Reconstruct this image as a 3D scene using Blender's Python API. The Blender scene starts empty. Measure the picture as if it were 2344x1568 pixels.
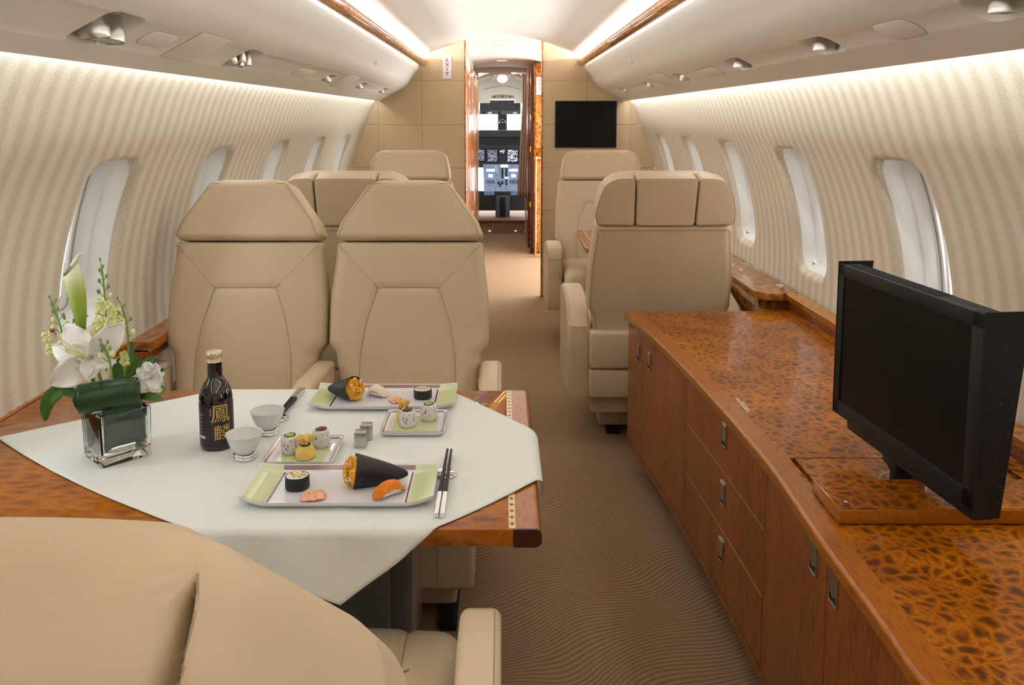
import bpy, bmesh, math, random
from mathutils import Vector, Matrix, noise
R_ = math.radians
PI = math.pi
scene = bpy.context.scene
col = scene.collection

# ------------------------------------------------------------------ camera, world, lights, exposure
CAM_F = 1900.0; CAM_P = R_(6.0); CAM_H = 1.31
cam_d = bpy.data.cameras.new('camera'); cam = bpy.data.objects.new('camera', cam_d); col.objects.link(cam)
cam.location = (0, 0, CAM_H); cam.rotation_euler = (PI/2 - CAM_P, 0, 0)
cam_d.sensor_width = 36; cam_d.lens = CAM_F/2344*36
cam_d.shift_x = 23/2344; cam_d.shift_y = -(784 - 467.7)/2344
cam_d.clip_start = 0.02; cam_d.clip_end = 60
scene.camera = cam
w = bpy.data.worlds.new('sky'); scene.world = w; w.use_nodes = True
bg = w.node_tree.nodes['Background']; bg.inputs[0].default_value = (0.95, 0.98, 1.0, 1); bg.inputs[1].default_value = 5.5
scene.view_settings.view_transform = 'Standard'; scene.view_settings.look = 'None'
scene.view_settings.exposure = 0.50; scene.view_settings.gamma = 1.0; scene.view_settings.use_curve_mapping = False

def strip_light(name, x, y0, y1, z, aim, width, power, colr=(0.94, 0.975, 1.0)):
    l = bpy.data.lights.new(name, 'AREA'); l.shape = 'RECTANGLE'; l.size = width; l.size_y = y1 - y0
    l.energy = power; l.color = colr
    o = bpy.data.objects.new(name, l); col.objects.link(o)
    o.location = (x, (y0+y1)/2, z)
    zax = -Vector(aim).normalized(); yax = Vector((0, 1, 0)); xax = yax.cross(zax).normalized()
    o.rotation_euler = Matrix((xax, yax, zax)).transposed().to_euler()
    return o
for s in (-1, 1):
    strip_light('cove_strip_light', s*0.607, -1.45, 5.9, 1.732, (-s*0.30, 0, 0.95), 0.012, 92)
    strip_light('wall_wash_light', s*0.888, -1.45, 5.93, 1.436, (s*0.30, 0, -1), 0.010, 6.0)
strip_light('vestibule_strip_light', 0.0, 6.2, 9.0, 1.84, (0, 0, -1), 0.25, 8)
strip_light('cockpit_dome_lamp', 0.0, 9.7, 9.85, 1.745, (0, 0, -1), 0.12, 2.0)

def at(x, y, Y):
    """photo pixel -> point on the cross-cabin plane at distance Y"""
    a = (x-1149)/CAM_F; b = -(y-467.7)/CAM_F
    c, s = math.cos(CAM_P), math.sin(CAM_P)
    k = Y/(c+b*s)
    return Vector((a*k, Y, CAM_H+(-s+b*c)*k))

# ------------------------------------------------------------------ materials
def srgb(r, g, b):
    f = lambda v: (v/255/12.92) if v/255 <= 0.04045 else ((v/255+0.055)/1.055)**2.4
    return (f(r), f(g), f(b), 1)
class NT:
    def __init__(s, name):
        s.m = bpy.data.materials.new(name); s.m.use_nodes = True; s.t = s.m.node_tree
        s.b = s.t.nodes['Principled BSDF']; s.out = s.t.nodes['Material Output']
    def n(s, typ, **kw):
        nd = s.t.nodes.new(typ)
        for k, v in kw.items():
            if k.startswith('i_'):
                key = k[2:]; key = int(key) if key.isdigit() else key.replace('_', ' ')
                if isinstance(v, bpy.types.NodeSocket): s.t.links.new(v, nd.inputs[key])
                else: nd.inputs[key].default_value = v
            else: setattr(nd, k, v)
        return nd
    def link(s, a, b): s.t.links.new(a, b)
    def math(s, op, a, b=0.0, c=None):
        nd = s.t.nodes.new('ShaderNodeMath'); nd.operation = op
        for i, v in enumerate((a, b, c)):
            if v is None: continue
            if isinstance(v, bpy.types.NodeSocket): s.t.links.new(v, nd.inputs[i])
            else: nd.inputs[i].default_value = v
        return nd.outputs[0]
    def ramp(s, fac, stops):
        nd = s.t.nodes.new('ShaderNodeValToRGB'); s.t.links.new(fac, nd.inputs[0])
        e = nd.color_ramp.elements
        while len(e) < len(stops): e.new(0.5)
        for i, (p, c) in enumerate(stops): e[i].position = p; e[i].color = c
        return nd.outputs[0]
    def mix(s, fac, a, b):
        nd = s.t.nodes.new('ShaderNodeMix'); nd.data_type = 'RGBA'
        for key, v in ((0, fac), (6, a), (7, b)):
            if isinstance(v, bpy.types.NodeSocket): s.t.links.new(v, nd.inputs[key])
            else: nd.inputs[key].default_value = v
        return nd.outputs[2]
    def bump(s, h, strength, dist):
        nd = s.n('ShaderNodeBump', i_Strength=strength, i_Distance=dist); s.link(h, nd.inputs['Height'])
        s.link(nd.outputs[0], s.b.inputs['Normal'])
    def set(s, **kw):
        for k, v in kw.items():
            k = k.replace('_', ' ')
            if isinstance(v, bpy.types.NodeSocket): s.link(v, s.b.inputs[k])
            else: s.b.inputs[k].default_value = v
        return s
def simple(name, c, rough=0.5, metal=0.0, coat=0.0, noise_amt=0.06, nscale=40, bump=0.0, bscale=400, **kw):
    t = NT(name); tc = t.n('ShaderNodeTexCoord')
    nz = t.n('ShaderNodeTexNoise', i_Scale=float(nscale), i_Detail=3.0); t.link(tc.outputs['Object'], nz.inputs['Vector'])
    dk = tuple(v*(1-noise_amt) for v in c[:3])+(1,); lt = tuple(min(1, v*(1+noise_amt)) for v in c[:3])+(1,)
    t.set(Base_Color=t.mix(nz.outputs[0], dk, lt), Roughness=rough, Metallic=metal)
    if coat: t.set(Coat_Weight=coat, Coat_Roughness=0.03)
    if bump:
        bz = t.n('ShaderNodeTexNoise', i_Scale=float(bscale), i_Detail=2.0); t.link(tc.outputs['Object'], bz.inputs['Vector'])
        t.bump(bz.outputs[0], bump, 0.001)
    t.set(**kw)
    return t.m
def leather(name, c):
    t = NT(name); tc = t.n('ShaderNodeTexCoord')
    nz = t.n('ShaderNodeTexNoise', i_Scale=5.0, i_Detail=2.0); t.link(tc.outputs['Object'], nz.inputs['Vector'])
    v = t.n('ShaderNodeTexVoronoi', i_Scale=520.0); t.link(tc.outputs['Object'], v.inputs['Vector'])
    dk = tuple(a*0.94 for a in c[:3])+(1,); lt = tuple(min(1, a*1.05) for a in c[:3])+(1,)
    t.set(Base_Color=t.mix(nz.outputs[0], dk, lt), Roughness=0.46, Specular_IOR_Level=0.35)
    t.bump(v.outputs['Distance'], 0.12, 0.0006)
    return t.m
def burl(name, dark, mid, light, scale=30.0, stretch=(1, 1, 1), coat=1.0, contrast=1.0, rough=0.35, coat_rough=0.025):
    t = NT(name); tc = t.n('ShaderNodeTexCoord')
    mp = t.n('ShaderNodeMapping', i_Scale=stretch); t.link(tc.outputs['Object'], mp.inputs['Vector'])
    nz = t.n('ShaderNodeTexNoise', i_Scale=9.0, i_Detail=4.0, i_Roughness=0.6); t.link(mp.outputs[0], nz.inputs['Vector'])
    sc = t.n('ShaderNodeVectorMath', operation='SCALE'); t.link(nz.outputs['Color'], sc.inputs[0]); sc.inputs['Scale'].default_value = 0.07
    ad = t.n('ShaderNodeVectorMath', operation='ADD'); t.link(mp.outputs[0], ad.inputs[0]); t.link(sc.outputs[0], ad.inputs[1])
    vo = t.n('ShaderNodeTexVoronoi', i_Scale=scale); t.link(ad.outputs[0], vo.inputs['Vector'])
    ve = t.n('ShaderNodeTexVoronoi', feature='DISTANCE_TO_EDGE', i_Scale=scale); t.link(ad.outputs[0], ve.inputs['Vector'])
    fine = t.n('ShaderNodeTexNoise', i_Scale=scale*5, i_Detail=6.0, i_Roughness=0.7, i_Distortion=1.5); t.link(ad.outputs[0], fine.inputs['Vector'])
    big = t.n('ShaderNodeTexNoise', i_Scale=6.0, i_Detail=2.0); t.link(mp.outputs[0], big.inputs['Vector'])
    a = t.math('MULTIPLY', ve.outputs['Distance'], -1.3)
    a = t.math('ADD', a, 0.62)
    a = t.math('ADD', a, t.math('MULTIPLY', t.math('SUBTRACT', fine.outputs[0], 0.5), 0.9))
    a = t.math('ADD', a, t.math('MULTIPLY', t.math('SUBTRACT', big.outputs[0], 0.5), 0.7))
    a = t.math('ADD', t.math('MULTIPLY', t.math('SUBTRACT', a, 0.5), contrast), 0.5)
    t.set(Base_Color=t.ramp(a, [(0.15, dark), (0.5, mid), (0.88, light)]), Roughness=rough)
    t.set(Specular_IOR_Level=0.12)
    if coat: t.set(Coat_Weight=coat*0.85, Coat_Roughness=coat_rough)
    return t.m
M = {}
M['leather'] = leather('beige_leather', srgb(202, 181, 151))
M['leather_dark'] = simple('seam_thread', srgb(152, 130, 100), 0.7)
M['bulkhead'] = leather('tan_leather_panels', srgb(196, 172, 138))
M['burl_top'] = burl('burl_worktop_veneer', srgb(88, 40, 2), srgb(150, 80, 2), srgb(200, 124, 14), 42, (1, 1, 1), 0.6, 1.0)
M['burl_rail'] = burl('burl_rail_veneer', srgb(110, 56, 14), srgb(160, 96, 34), srgb(206, 150, 74), 26, (1, 0.4, 1))
M['burl_ledge'] = burl('burl_ledge_veneer', srgb(128, 68, 8), srgb(188, 118, 22), srgb(232, 170, 60), 34)
M['door_wood'] = burl('straight_door_veneer', srgb(92, 38, 5), srgb(140, 66, 10), srgb(172, 90, 22), 60, (1.6, 1.6, 0.22), 1.0, 0.7)
M['edge_wood'] = burl('golden_edge_banding', srgb(124, 66, 2), srgb(158, 88, 2), srgb(180, 106, 8), 90, (1, 0.25, 1), 1.0, 0.5, coat_rough=0.1)
M['table_wood'] = burl('table_veneer', srgb(118, 60, 4), srgb(156, 86, 8), srgb(186, 114, 22), 24, (0.7, 1.8, 1), 1.0, 0.8)
M['dark_wood'] = burl('dark_end_cap_wood', srgb(40, 14, 4), srgb(64, 24, 8), srgb(84, 34, 12), 80, (1, 1, 1), 1.0, 0.5)
M['vest_wood'] = burl('vestibule_veneer', srgb(90, 42, 6), srgb(146, 78, 14), srgb(190, 118, 36), 30, (1, 1, 0.5), 0.5)
M['inlay'] = simple('pale_inlay', srgb(222, 176, 96), 0.35, coat=1.0)
M['shell'] = simple('warm_white_panel', srgb(234, 230, 221), 0.55, nscale=2, noise_amt=0.02, bump=0.15, bscale=700)
M['groove'] = simple('panel_gap', srgb(172, 160, 138), 0.8)
M['dome'] = simple('white_ceiling_liner', srgb(226, 221, 210), 0.7, nscale=2, noise_amt=0.015)
M['white_plastic'] = simple('white_window_liner', srgb(232, 233, 231), 0.45, nscale=3, noise_amt=0.015)
M['gasket'] = simple('grey_gasket', srgb(150, 152, 152), 0.6)
M['chrome'] = simple('polished_chrome', (0.82, 0.82, 0.82, 1), 0.08, 1.0, noise_amt=0.02)
M['nickel'] = simple('brushed_nickel', (0.52, 0.51, 0.48, 1), 0.28, 1.0, noise_amt=0.05)
M['lens'] = simple('frosted_lens', srgb(190, 190, 184), 0.4, bump=0.4, bscale=900)
M['gold'] = simple('gold_metal', (0.85, 0.62, 0.32, 1), 0.15, 1.0, noise_amt=0.03)
M['black'] = simple('matt_black', srgb(19, 20, 22), 0.5, bump=0.1, Specular_IOR_Level=0.3)
M['black_dark'] = simple('black_recess', srgb(6, 6, 7), 0.6)
M['screen'] = simple('dark_screen', srgb(9, 10, 11), 0.3, noise_amt=0.02, Specular_IOR_Level=0.15)
M['cloth'] = simple('white_table_linen', srgb(226, 229, 224), 0.85, nscale=6, noise_amt=0.02, bump=0.25, bscale=1400)
M['porcelain'] = simple('white_porcelain', srgb(226, 224, 230), 0.12, nscale=8, noise_amt=0.01, coat=0.6)
M['green_glaze'] = simple('pale_green_glaze', srgb(202, 214, 164), 0.15, nscale=8, noise_amt=0.01, coat=0.6)
M['mauve_glaze'] = simple('taupe_platinum_band', srgb(158, 134, 128), 0.14, 0.6, noise_amt=0.04)
M['brown_line'] = simple('dark_platinum_line', srgb(92, 62, 50), 0.2, 0.6)
M['bowl'] = simple('ribbed_white_china', srgb(222, 223, 220), 0.25, nscale=8, noise_amt=0.01)
M['nori'] = simple('seaweed', srgb(22, 19, 24), 0.5, noise_amt=0.3, nscale=200, bump=0.6, bscale=260)
M['chop'] = simple('dark_lacquer', srgb(38, 20, 24), 0.45, Specular_IOR_Level=0.3)
M['salmon'] = burl('salmon_flesh', srgb(208, 100, 4), srgb(224, 120, 8), srgb(240, 160, 60), 40, (1, 3, 1), 0.4, 0.5)
M['whitefish'] = simple('white_fish', srgb(232, 216, 188), 0.3, noise_amt=0.05)
M['ginger'] = simple('pink_ginger', srgb(240, 176, 138), 0.35, noise_amt=0.15, nscale=60)
M['tobiko'] = burl('orange_crumb', srgb(206, 122, 8), srgb(234, 170, 40), srgb(250, 212, 112), 300, (1, 1, 1), 0.2)
M['rice'] = simple('white_rice', srgb(232, 226, 226), 0.45, nscale=300, noise_amt=0.05, bump=1.0, bscale=220)
M['avocado'] = simple('green_filling', srgb(176, 196, 84), 0.4, noise_amt=0.3, nscale=150)
M['brown_fill'] = simple('brown_filling', srgb(130, 72, 36), 0.4, noise_amt=0.3, nscale=150)
M['tofu'] = simple('yellow_bean_curd', srgb(226, 194, 98), 0.5, noise_amt=0.14, nscale=120, bump=0.5, bscale=150)
M['petal'] = simple('white_petal', srgb(236, 235, 230), 0.5, noise_amt=0.03, nscale=60, Subsurface_Weight=0.15, Subsurface_Radius=(0.004, 0.004, 0.004))
M['leaf'] = simple('green_leaf', srgb(62, 104, 34), 0.4, noise_amt=0.25, nscale=40)
M['leaf_light'] = simple('light_green_stem', srgb(112, 146, 58), 0.45, noise_amt=0.2, nscale=60)
M['bud'] = simple('yellow_green_blossom', srgb(222, 226, 160), 0.5, noise_amt=0.12, nscale=80)
M['bud_green'] = simple('green_bud', srgb(124, 152, 84), 0.5, noise_amt=0.15, nscale=80)
M['letter_red'] = simple('red_lettering', srgb(140, 8, 44), 0.5)
M['sign'] = simple('white_sign_face', srgb(226, 226, 232), 0.3)
M['pedestal'] = simple('grey_table_pedestal', srgb(92, 92, 86), 0.3, coat=0.5)
M['grey_pad'] = simple('grey_kick_panel', srgb(122, 118, 100), 0.8)
M['curtain'] = simple('taupe_curtain', srgb(186, 164, 142), 0.85, bump=0.2)
M['cockpit_dark'] = simple('cockpit_black', srgb(52, 56, 58), 0.55, nscale=50, noise_amt=0.15)
M['cockpit_blue'] = simple('cockpit_grey_blue', srgb(84, 94, 100), 0.5)
M['cockpit_brown'] = simple('cockpit_floor_brown', srgb(120, 82, 54), 0.8)
M['purple_glass'] = simple('dark_bottle_glass', srgb(16, 11, 20), 0.06, coat=1.0, noise_amt=0.1)
M['bottle_label'] = simple('purple_black_label', srgb(36, 26, 44), 0.35)
M['label_gold'] = simple('gold_print', srgb(206, 172, 92), 0.35, 0.3, noise_amt=0.25, nscale=300)
M['label_red'] = simple('red_print', srgb(140, 50, 44), 0.5)
M['label_white'] = simple('white_print', srgb(206, 200, 220), 0.5)
M['cap_gold'] = simple('pale_gold_cap', (0.72, 0.60, 0.40, 1), 0.3, 0.85, noise_amt=0.05)

def m_leaf_dark():
    t = NT('dark_glossy_leaf'); tc = t.n('ShaderNodeTexCoord')
    wv = t.n('ShaderNodeTexWave', i_Scale=110.0, i_Distortion=1.5, i_Detail=2.0); t.link(tc.outputs['Object'], wv.inputs['Vector'])
    t.set(Base_Color=t.mix(wv.outputs[0], srgb(20, 54, 24), srgb(36, 74, 34)), Roughness=0.35)
    return t.m
M['leaf_dark'] = m_leaf_dark()
def m_calla():
    t = NT('calla_spathe'); tc = t.n('ShaderNodeTexCoord')
    sp = t.n('ShaderNodeSeparateXYZ'); t.link(tc.outputs['Object'], sp.inputs[0])
    f = t.math('DIVIDE', sp.outputs[2], 0.15)
    t.set(Base_Color=t.ramp(f, [(0.0, srgb(104, 136, 20)), (0.45, srgb(160, 182, 72)), (0.75, srgb(222, 226, 190)), (1.0, srgb(232, 232, 216))]), Roughness=0.45)
    return t.m
M['calla'] = m_calla()
def m_sesame():
    t = NT('sesame_rice'); tc = t.n('ShaderNodeTexCoord')
    mp = t.n('ShaderNodeMapping', i_Scale=(1, 1, 0.6)); t.link(tc.outputs['Object'], mp.inputs['Vector'])
    v = t.n('ShaderNodeTexVoronoi', i_Scale=300.0); t.link(mp.outputs[0], v.inputs['Vector'])
    sp = t.n('ShaderNodeSeparateColor'); t.link(v.outputs['Color'], sp.inputs[0])
    near = t.math('LESS_THAN', v.outputs['Distance'], 0.36)
    blk = t.math('MULTIPLY', t.math('LESS_THAN', sp.outputs[0], 0.2), near)
    tan = t.math('MULTIPLY', t.math('GREATER_THAN', sp.outputs[0], 0.6), near)
    c = t.mix(tan, srgb(228, 222, 224), srgb(206, 178, 120)); c = t.mix(blk, c, srgb(30, 22, 24))
    t.set(Base_Color=c, Roughness=0.45); t.bump(v.outputs['Distance'], 0.8, 0.002)
    return t.m
M['sesame'] = m_sesame()
def m_carpet():
    t = NT('ribbed_taupe_carpet'); tc = t.n('ShaderNodeTexCoord')
    sp = t.n('ShaderNodeSeparateXYZ'); t.link(tc.outputs['Object'], sp.inputs[0])
    n1 = t.n('ShaderNodeTexNoise', i_Scale=3.2, i_Detail=1.0, i_Roughness=0.3); t.link(tc.outputs['Object'], n1.inputs['Vector'])
    n2 = t.n('ShaderNodeTexNoise', i_Scale=260.0, i_Detail=2.0); t.link(tc.outputs['Object'], n2.inputs['Vector'])
    X, Y = sp.outputs[0], sp.outputs[1]
    w1 = t.math('SINE', t.math('ADD', t.math('MULTIPLY', X, 13.0), t.math('MULTIPLY', Y, 7.0)))
    w2 = t.math('SINE', t.math('ADD', t.math('MULTIPLY', X, 21.0), t.math('MULTIPLY', Y, -15.0)))
    s = t.math('ADD', t.math('MULTIPLY', X, -0.42), Y)
    s = t.math('ADD', s, t.math('ADD', t.math('MULTIPLY', w1, 0.022), t.math('MULTIPLY', w2, 0.009)))
    s = t.math('ADD', s, t.math('MULTIPLY', n1.outputs[0], 0.10))
    s = t.math('ADD', s, t.math('MULTIPLY', n2.outputs[0], 0.004))
    wv = t.math('SINE', t.math('MULTIPLY', s, 2*PI/0.0145))
    f = t.math('ADD', t.math('MULTIPLY', wv, 0.5), 0.5)
    f = t.math('POWER', f, 0.45)
    c = t.mix(f, srgb(118, 91, 64), srgb(166, 138, 108))
    c2 = t.mix(t.math('MULTIPLY', n2.outputs[0], 0.5), c, srgb(134, 112, 90))
    t.set(Base_Color=c2, Roughness=0.95, Specular_IOR_Level=0.1); t.bump(f, 0.4, 0.003)
    return t.m
M['carpet'] = m_carpet()
def m_fabric():
    t = NT('herringbone_wall_fabric'); uv = t.n('ShaderNodeUVMap', uv_map='UVMap')
    sp = t.n('ShaderNodeSeparateXYZ'); t.link(uv.outputs[0], sp.inputs[0])
    u, v = sp.outputs[0], sp.outputs[1]
    fr = t.math('FRACT', t.math('DIVIDE', u, 0.066))
    tri = t.math('ABSOLUTE', t.math('SUBTRACT', fr, 0.5))            # 0 .. 0.5
    n0 = t.n('ShaderNodeTexNoise', i_Scale=260.0, i_Detail=2.0); t.link(uv.outputs[0], n0.inputs['Vector'])
    n1 = t.n('ShaderNodeTexNoise', i_Scale=420.0, i_Detail=2.0); t.link(uv.outputs[0], n1.inputs['Vector'])
    ph = t.math('ADD', v, t.math('MULTIPLY', tri, 0.055))
    ph = t.math('ADD', ph, t.math('MULTIPLY', n0.outputs[0], 0.0022))
    ln = t.math('ADD', t.math('MULTIPLY', t.math('SINE', t.math('MULTIPLY', ph, 2*PI/0.0052)), 0.5), 0.5)
    st = t.math('SINE', t.math('MULTIPLY', fr, 2*PI))
    st = t.math('ADD', t.math('MULTIPLY', t.math('MINIMUM', t.math('MAXIMUM', t.math('MULTIPLY', st, 1.6), -1.0), 1.0), 0.5), 0.5)
    twill = t.math('ADD', t.math('MULTIPLY', ln, t.math('ADD', t.math('MULTIPLY', st, 0.36), 0.12)), t.math('MULTIPLY', st, 0.06))
    speck = t.math('MULTIPLY', t.math('SUBTRACT', n1.outputs[0], 0.5), 1.5)
    f = t.math('ADD', twill, speck)
    c = t.ramp(f, [(0.0, srgb(224, 216, 201)), (0.35, srgb(203, 192, 172)), (0.85, srgb(148, 128, 100))])
    t.set(Base_Color=c, Roughness=0.9, Specular_IOR_Level=0.15)
    t.bump(f, 0.35, -0.0012)
    return t.m
M['fabric'] = m_fabric()
def m_glass(name, tint=(1, 1, 1, 1), rough=0.0, thin=False):
    t = NT(name)
    if thin:
        tr = t.n('ShaderNodeBsdfTransparent', i_Color=tint); gl = t.n('ShaderNodeBsdfGlossy', i_Roughness=0.02)
        fr = t.n('ShaderNodeFresnel', i_IOR=1.45); mx = t.n('ShaderNodeMixShader')
        t.link(fr.outputs[0], mx.inputs[0]); t.link(tr.outputs[0], mx.inputs[1]); t.link(gl.outputs[0], mx.inputs[2])
        t.link(mx.outputs[0], t.out.inputs['Surface'])
    else:
        t.set(Base_Color=tint, Transmission_Weight=1.0, Roughness=rough, IOR=1.46)
    return t.m
M['pane'] = m_glass('window_pane', thin=True)
M['vase_glass'] = m_glass('thick_vase_glass', (0.97, 0.99, 0.98, 1))
M['water'] = m_glass('water', (0.93, 0.97, 0.93, 1))
def emis(name, c, st):
    t = NT(name); t.set(Base_Color=(0, 0, 0, 1), Emission_Color=c, Emission_Strength=st); return t.m
M['white_lit'] = emis('lit_readout_white', (0.9, 0.95, 1, 1), 0.9)
M['lamp_white'] = emis('lit_lamp_lens', (1, 0.97, 0.9, 1), 3.0)
def m_display(name, c1, c2, st, dens=0.55, scale=160.0):
    t = NT(name); tc = t.n('ShaderNodeTexCoord')
    mp = t.n('ShaderNodeMapping', i_Scale=(1, 1, 2.2)); t.link(tc.outputs['Object'], mp.inputs['Vector'])
    v = t.n('ShaderNodeTexVoronoi', distance='CHEBYCHEV', i_Scale=scale); t.link(mp.outputs[0], v.inputs['Vector'])
    sp = t.n('ShaderNodeSeparateColor'); t.link(v.outputs['Color'], sp.inputs[0])
    on = t.math('MULTIPLY', t.math('GREATER_THAN', sp.outputs[0], dens), t.math('LESS_THAN', v.outputs['Distance'], 0.4))
    t.set(Base_Color=srgb(6, 8, 20), Roughness=0.3, Emission_Color=t.mix(sp.outputs[1], c1, c2), Emission_Strength=t.math('MULTIPLY', on, st))
    return t.m
M['disp_blue'] = m_display('lit_flight_display', srgb(120, 150, 255), srgb(250, 240, 170), 1.6)
M['disp_white'] = m_display('lit_map_display', srgb(200, 215, 255), srgb(255, 255, 255), 2.0, 0.4, 110)
def m_console():
    t = NT('backlit_console'); tc = t.n('ShaderNodeTexCoord')
    v = t.n('ShaderNodeTexVoronoi', distance='CHEBYCHEV', i_Scale=70.0); t.link(tc.outputs['Object'], v.inputs['Vector'])
    sp = t.n('ShaderNodeSeparateColor'); t.link(v.outputs['Color'], sp.inputs[0])
    knob = t.math('MULTIPLY', t.math('GREATER_THAN', sp.outputs[0], 0.55), t.math('LESS_THAN', v.outputs['Distance'], 0.3))
    t.set(Base_Color=t.mix(knob, srgb(120, 134, 160), srgb(28, 32, 40)), Roughness=0.5,
          Emission_Color=srgb(150, 170, 215), Emission_Strength=t.math('MULTIPLY', t.math('SUBTRACT', 1.0, knob), 0.25))
    return t.m
M['console'] = m_console()
def m_switches():
    t = NT('switch_panel'); tc = t.n('ShaderNodeTexCoord')
    v = t.n('ShaderNodeTexVoronoi', distance='CHEBYCHEV', i_Scale=60.0); t.link(tc.outputs['Object'], v.inputs['Vector'])
    sp = t.n('ShaderNodeSeparateColor'); t.link(v.outputs['Color'], sp.inputs[0])
    knob = t.math('MULTIPLY', t.math('GREATER_THAN', sp.outputs[0], 0.45), t.math('LESS_THAN', v.outputs['Distance'], 0.17))
    t.set(Base_Color=t.mix(knob, srgb(46, 52, 60), srgb(128, 138, 144)), Roughness=0.5)
    return t.m
M['switches'] = m_switches()

# ------------------------------------------------------------------ mesh helpers
class MB:
    def __init__(s): s.bm = bmesh.new(); s.mats = []; s.mi = 0
    def use(s, m):
        if m not in s.mats: s.mats.append(m)
        s.mi = s.mats.index(m); return s
    def v(s, p): return s.bm.verts.new(p)
    def f(s, vs):
        try: f = s.bm.faces.new(vs)
        except ValueError: return None
        f.material_index = s.mi; f.smooth = True; return f
    def box(s, x0, x1, y0, y1, z0, z1, bev=0.0, seg=2, mat4=None):
        t = bmesh.new()
        bmesh.ops.create_cube(t, size=1.0)
        for v in t.verts:
            v.co = Vector(((x0+x1)/2+v.co.x*(x1-x0), (y0+y1)/2+v.co.y*(y1-y0), (z0+z1)/2+v.co.z*(z1-z0)))
        if bev: bmesh.ops.bevel(t, geom=t.verts[:]+t.edges[:], offset=bev, segments=seg, profile=0.5, affect='EDGES', clamp_overlap=True)
        s.merge(t, mat4); return s
    def merge(s, t, mat4=None):
        mp = {}
        for v in t.verts: mp[v] = s.bm.verts.new(mat4 @ v.co if mat4 else v.co)
        for f in t.faces: s.f([mp[v] for v in f.verts])
        t.free()
    def loft(s, rings, close=True, cap0=True, cap1=True):
        vs = [[s.v(p) for p in r] for r in rings]
        n = len(rings[0])
        for a, b in zip(vs, vs[1:]):
            for i in range(n if close else n-1):
                j = (i+1) % n; s.f([a[i], a[j], b[j], b[i]])
        if cap0: s.f(vs[0][::-1])
        if cap1: s.f(vs[-1])
        return vs
    def lathe(s, prof, n=32, c=(0, 0, 0), cap0=True, cap1=True, mat4=None, wob=None):
        rings = []
        for k, (r, z) in enumerate(prof):
            ring = []
            for i in range(n):
                a = 2*PI*i/n; rr = r*(1+(wob(a, k) if wob else 0))
                p = Vector((c[0]+rr*math.cos(a), c[1]+rr*math.sin(a), c[2]+z)); ring.append(mat4 @ p if mat4 else p)
            rings.append(ring)
        s.loft(rings, True, cap0, cap1); return s
    def tube(s, pts, r, n=8, cap=True):
        pts = [Vector(p) for p in pts]; rs = r if isinstance(r, (list, tuple)) else [r]*len(pts)
        rings = []; up = None
        for i, p in enumerate(pts):
            d = (pts[min(i+1, len(pts)-1)]-pts[max(i-1, 0)]).normalized()
            if up is None: up = Vector((0, 0, 1)) if abs(d.z) < 0.9 else Vector((1, 0, 0))
            a = d.cross(up)
            if a.length < 1e-4: a = d.cross(Vector((0, 1, 0)))
            a.normalize(); b = a.cross(d).normalized(); up = b
            rings.append([p+(a*math.cos(2*PI*k/n)+b*math.sin(2*PI*k/n))*rs[i] for k in range(n)])
        s.loft(rings, True, cap, cap); return s
    def grid(s, fn, nu, nv, uvfn=None):
        vs = [[s.v(fn(i/nu, j/nv)) for j in range(nv+1)] for i in range(nu+1)]
        for i in range(nu):
            for j in range(nv): s.f([vs[i][j], vs[i+1][j], vs[i+1][j+1], vs[i][j+1]])
        return vs
    def ball(s, c, r, sub=2, sc=(1, 1, 1), mat4=None, jit=0):
        t = bmesh.new(); bmesh.ops.create_icosphere(t, subdivisions=sub, radius=1.0)
        c = Vector(c)
        for v in t.verts:
            k = r*(1+jit*noise.noise(v.co*2.3+c*90))
            v.co = Vector((v.co.x*sc[0], v.co.y*sc[1], v.co.z*sc[2]))*k
            if mat4: v.co = mat4 @ v.co
            v.co += c
        s.merge(t); return s
    def slab(s, outline, y0, y1, r=0.01, seg=4, bulge=0.0, axis='xz'):
        """outline: closed list of (a,b) counter-clockwise; extruded along third axis with rounded rims"""
        n = len(outline); P = [Vector((a, b, 0)) for a, b in outline]
        nrm = []
        for i in range(n):
            d = (P[(i+1) % n]-P[i-1]); nrm.append(Vector((-d.y, d.x, 0)).normalized())
        def ring(ins, y):
            out = []
            for p, m in zip(P, nrm):
                q = p+m*ins
                out.append({'xz': Vector((q.x, y, q.y)), 'xy': Vector((q.x, q.y, y)), 'yz': Vector((y, q.x, q.y))}[axis])
            return out
        rings = []
        rings.append(ring(r+0.0018, y0))
        for k in range(seg+1):
            a = PI/2*k/seg; rings.append(ring(r*(1-math.sin(a)), y0+r*(1-math.cos(a))))
        for k in range(seg+1):
            a = PI/2*k/seg; rings.append(ring(r*(1-math.cos(a)), y1-r*(1-math.sin(a))))
        rings.append(ring(r+0.0018, y1))
        s.loft(rings); return s
    def sweep(s, prof, y0, y1, ny=1, close=True, cap=True):
        """prof (x,z) swept along Y"""
        rings = [[Vector((x, y0+(y1-y0)*k/ny, z)) for x, z in prof] for k in range(ny+1)]
        s.loft(rings, close, cap and close, cap and close); return s
    def build(s, name, mat=None, parent=None, flat=False, ang=40, loc=None):
        bm = s.bm
        bmesh.ops.remove_doubles(bm, verts=bm.verts[:], dist=2e-6)
        bmesh.ops.recalc_face_normals(bm, faces=bm.faces[:])
        me = bpy.data.meshes.new(name)
        if loc is not None:
            for v in bm.verts: v.co -= Vector(loc)
        bm.to_mesh(me); bm.free()
        ms = ([mat] if mat else []) if not s.mats else s.mats
        if not ms: ms = [mat]
        for m in ms: me.materials.append(M[m] if isinstance(m, str) else m)
        if flat:
            for p in me.polygons: p.use_smooth = False
        else: me.set_sharp_from_angle(angle=R_(ang))
        o = bpy.data.objects.new(name, me); col.objects.link(o)
        if loc is not None: o.location = loc
        if parent: o.parent = parent
        return o
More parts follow.
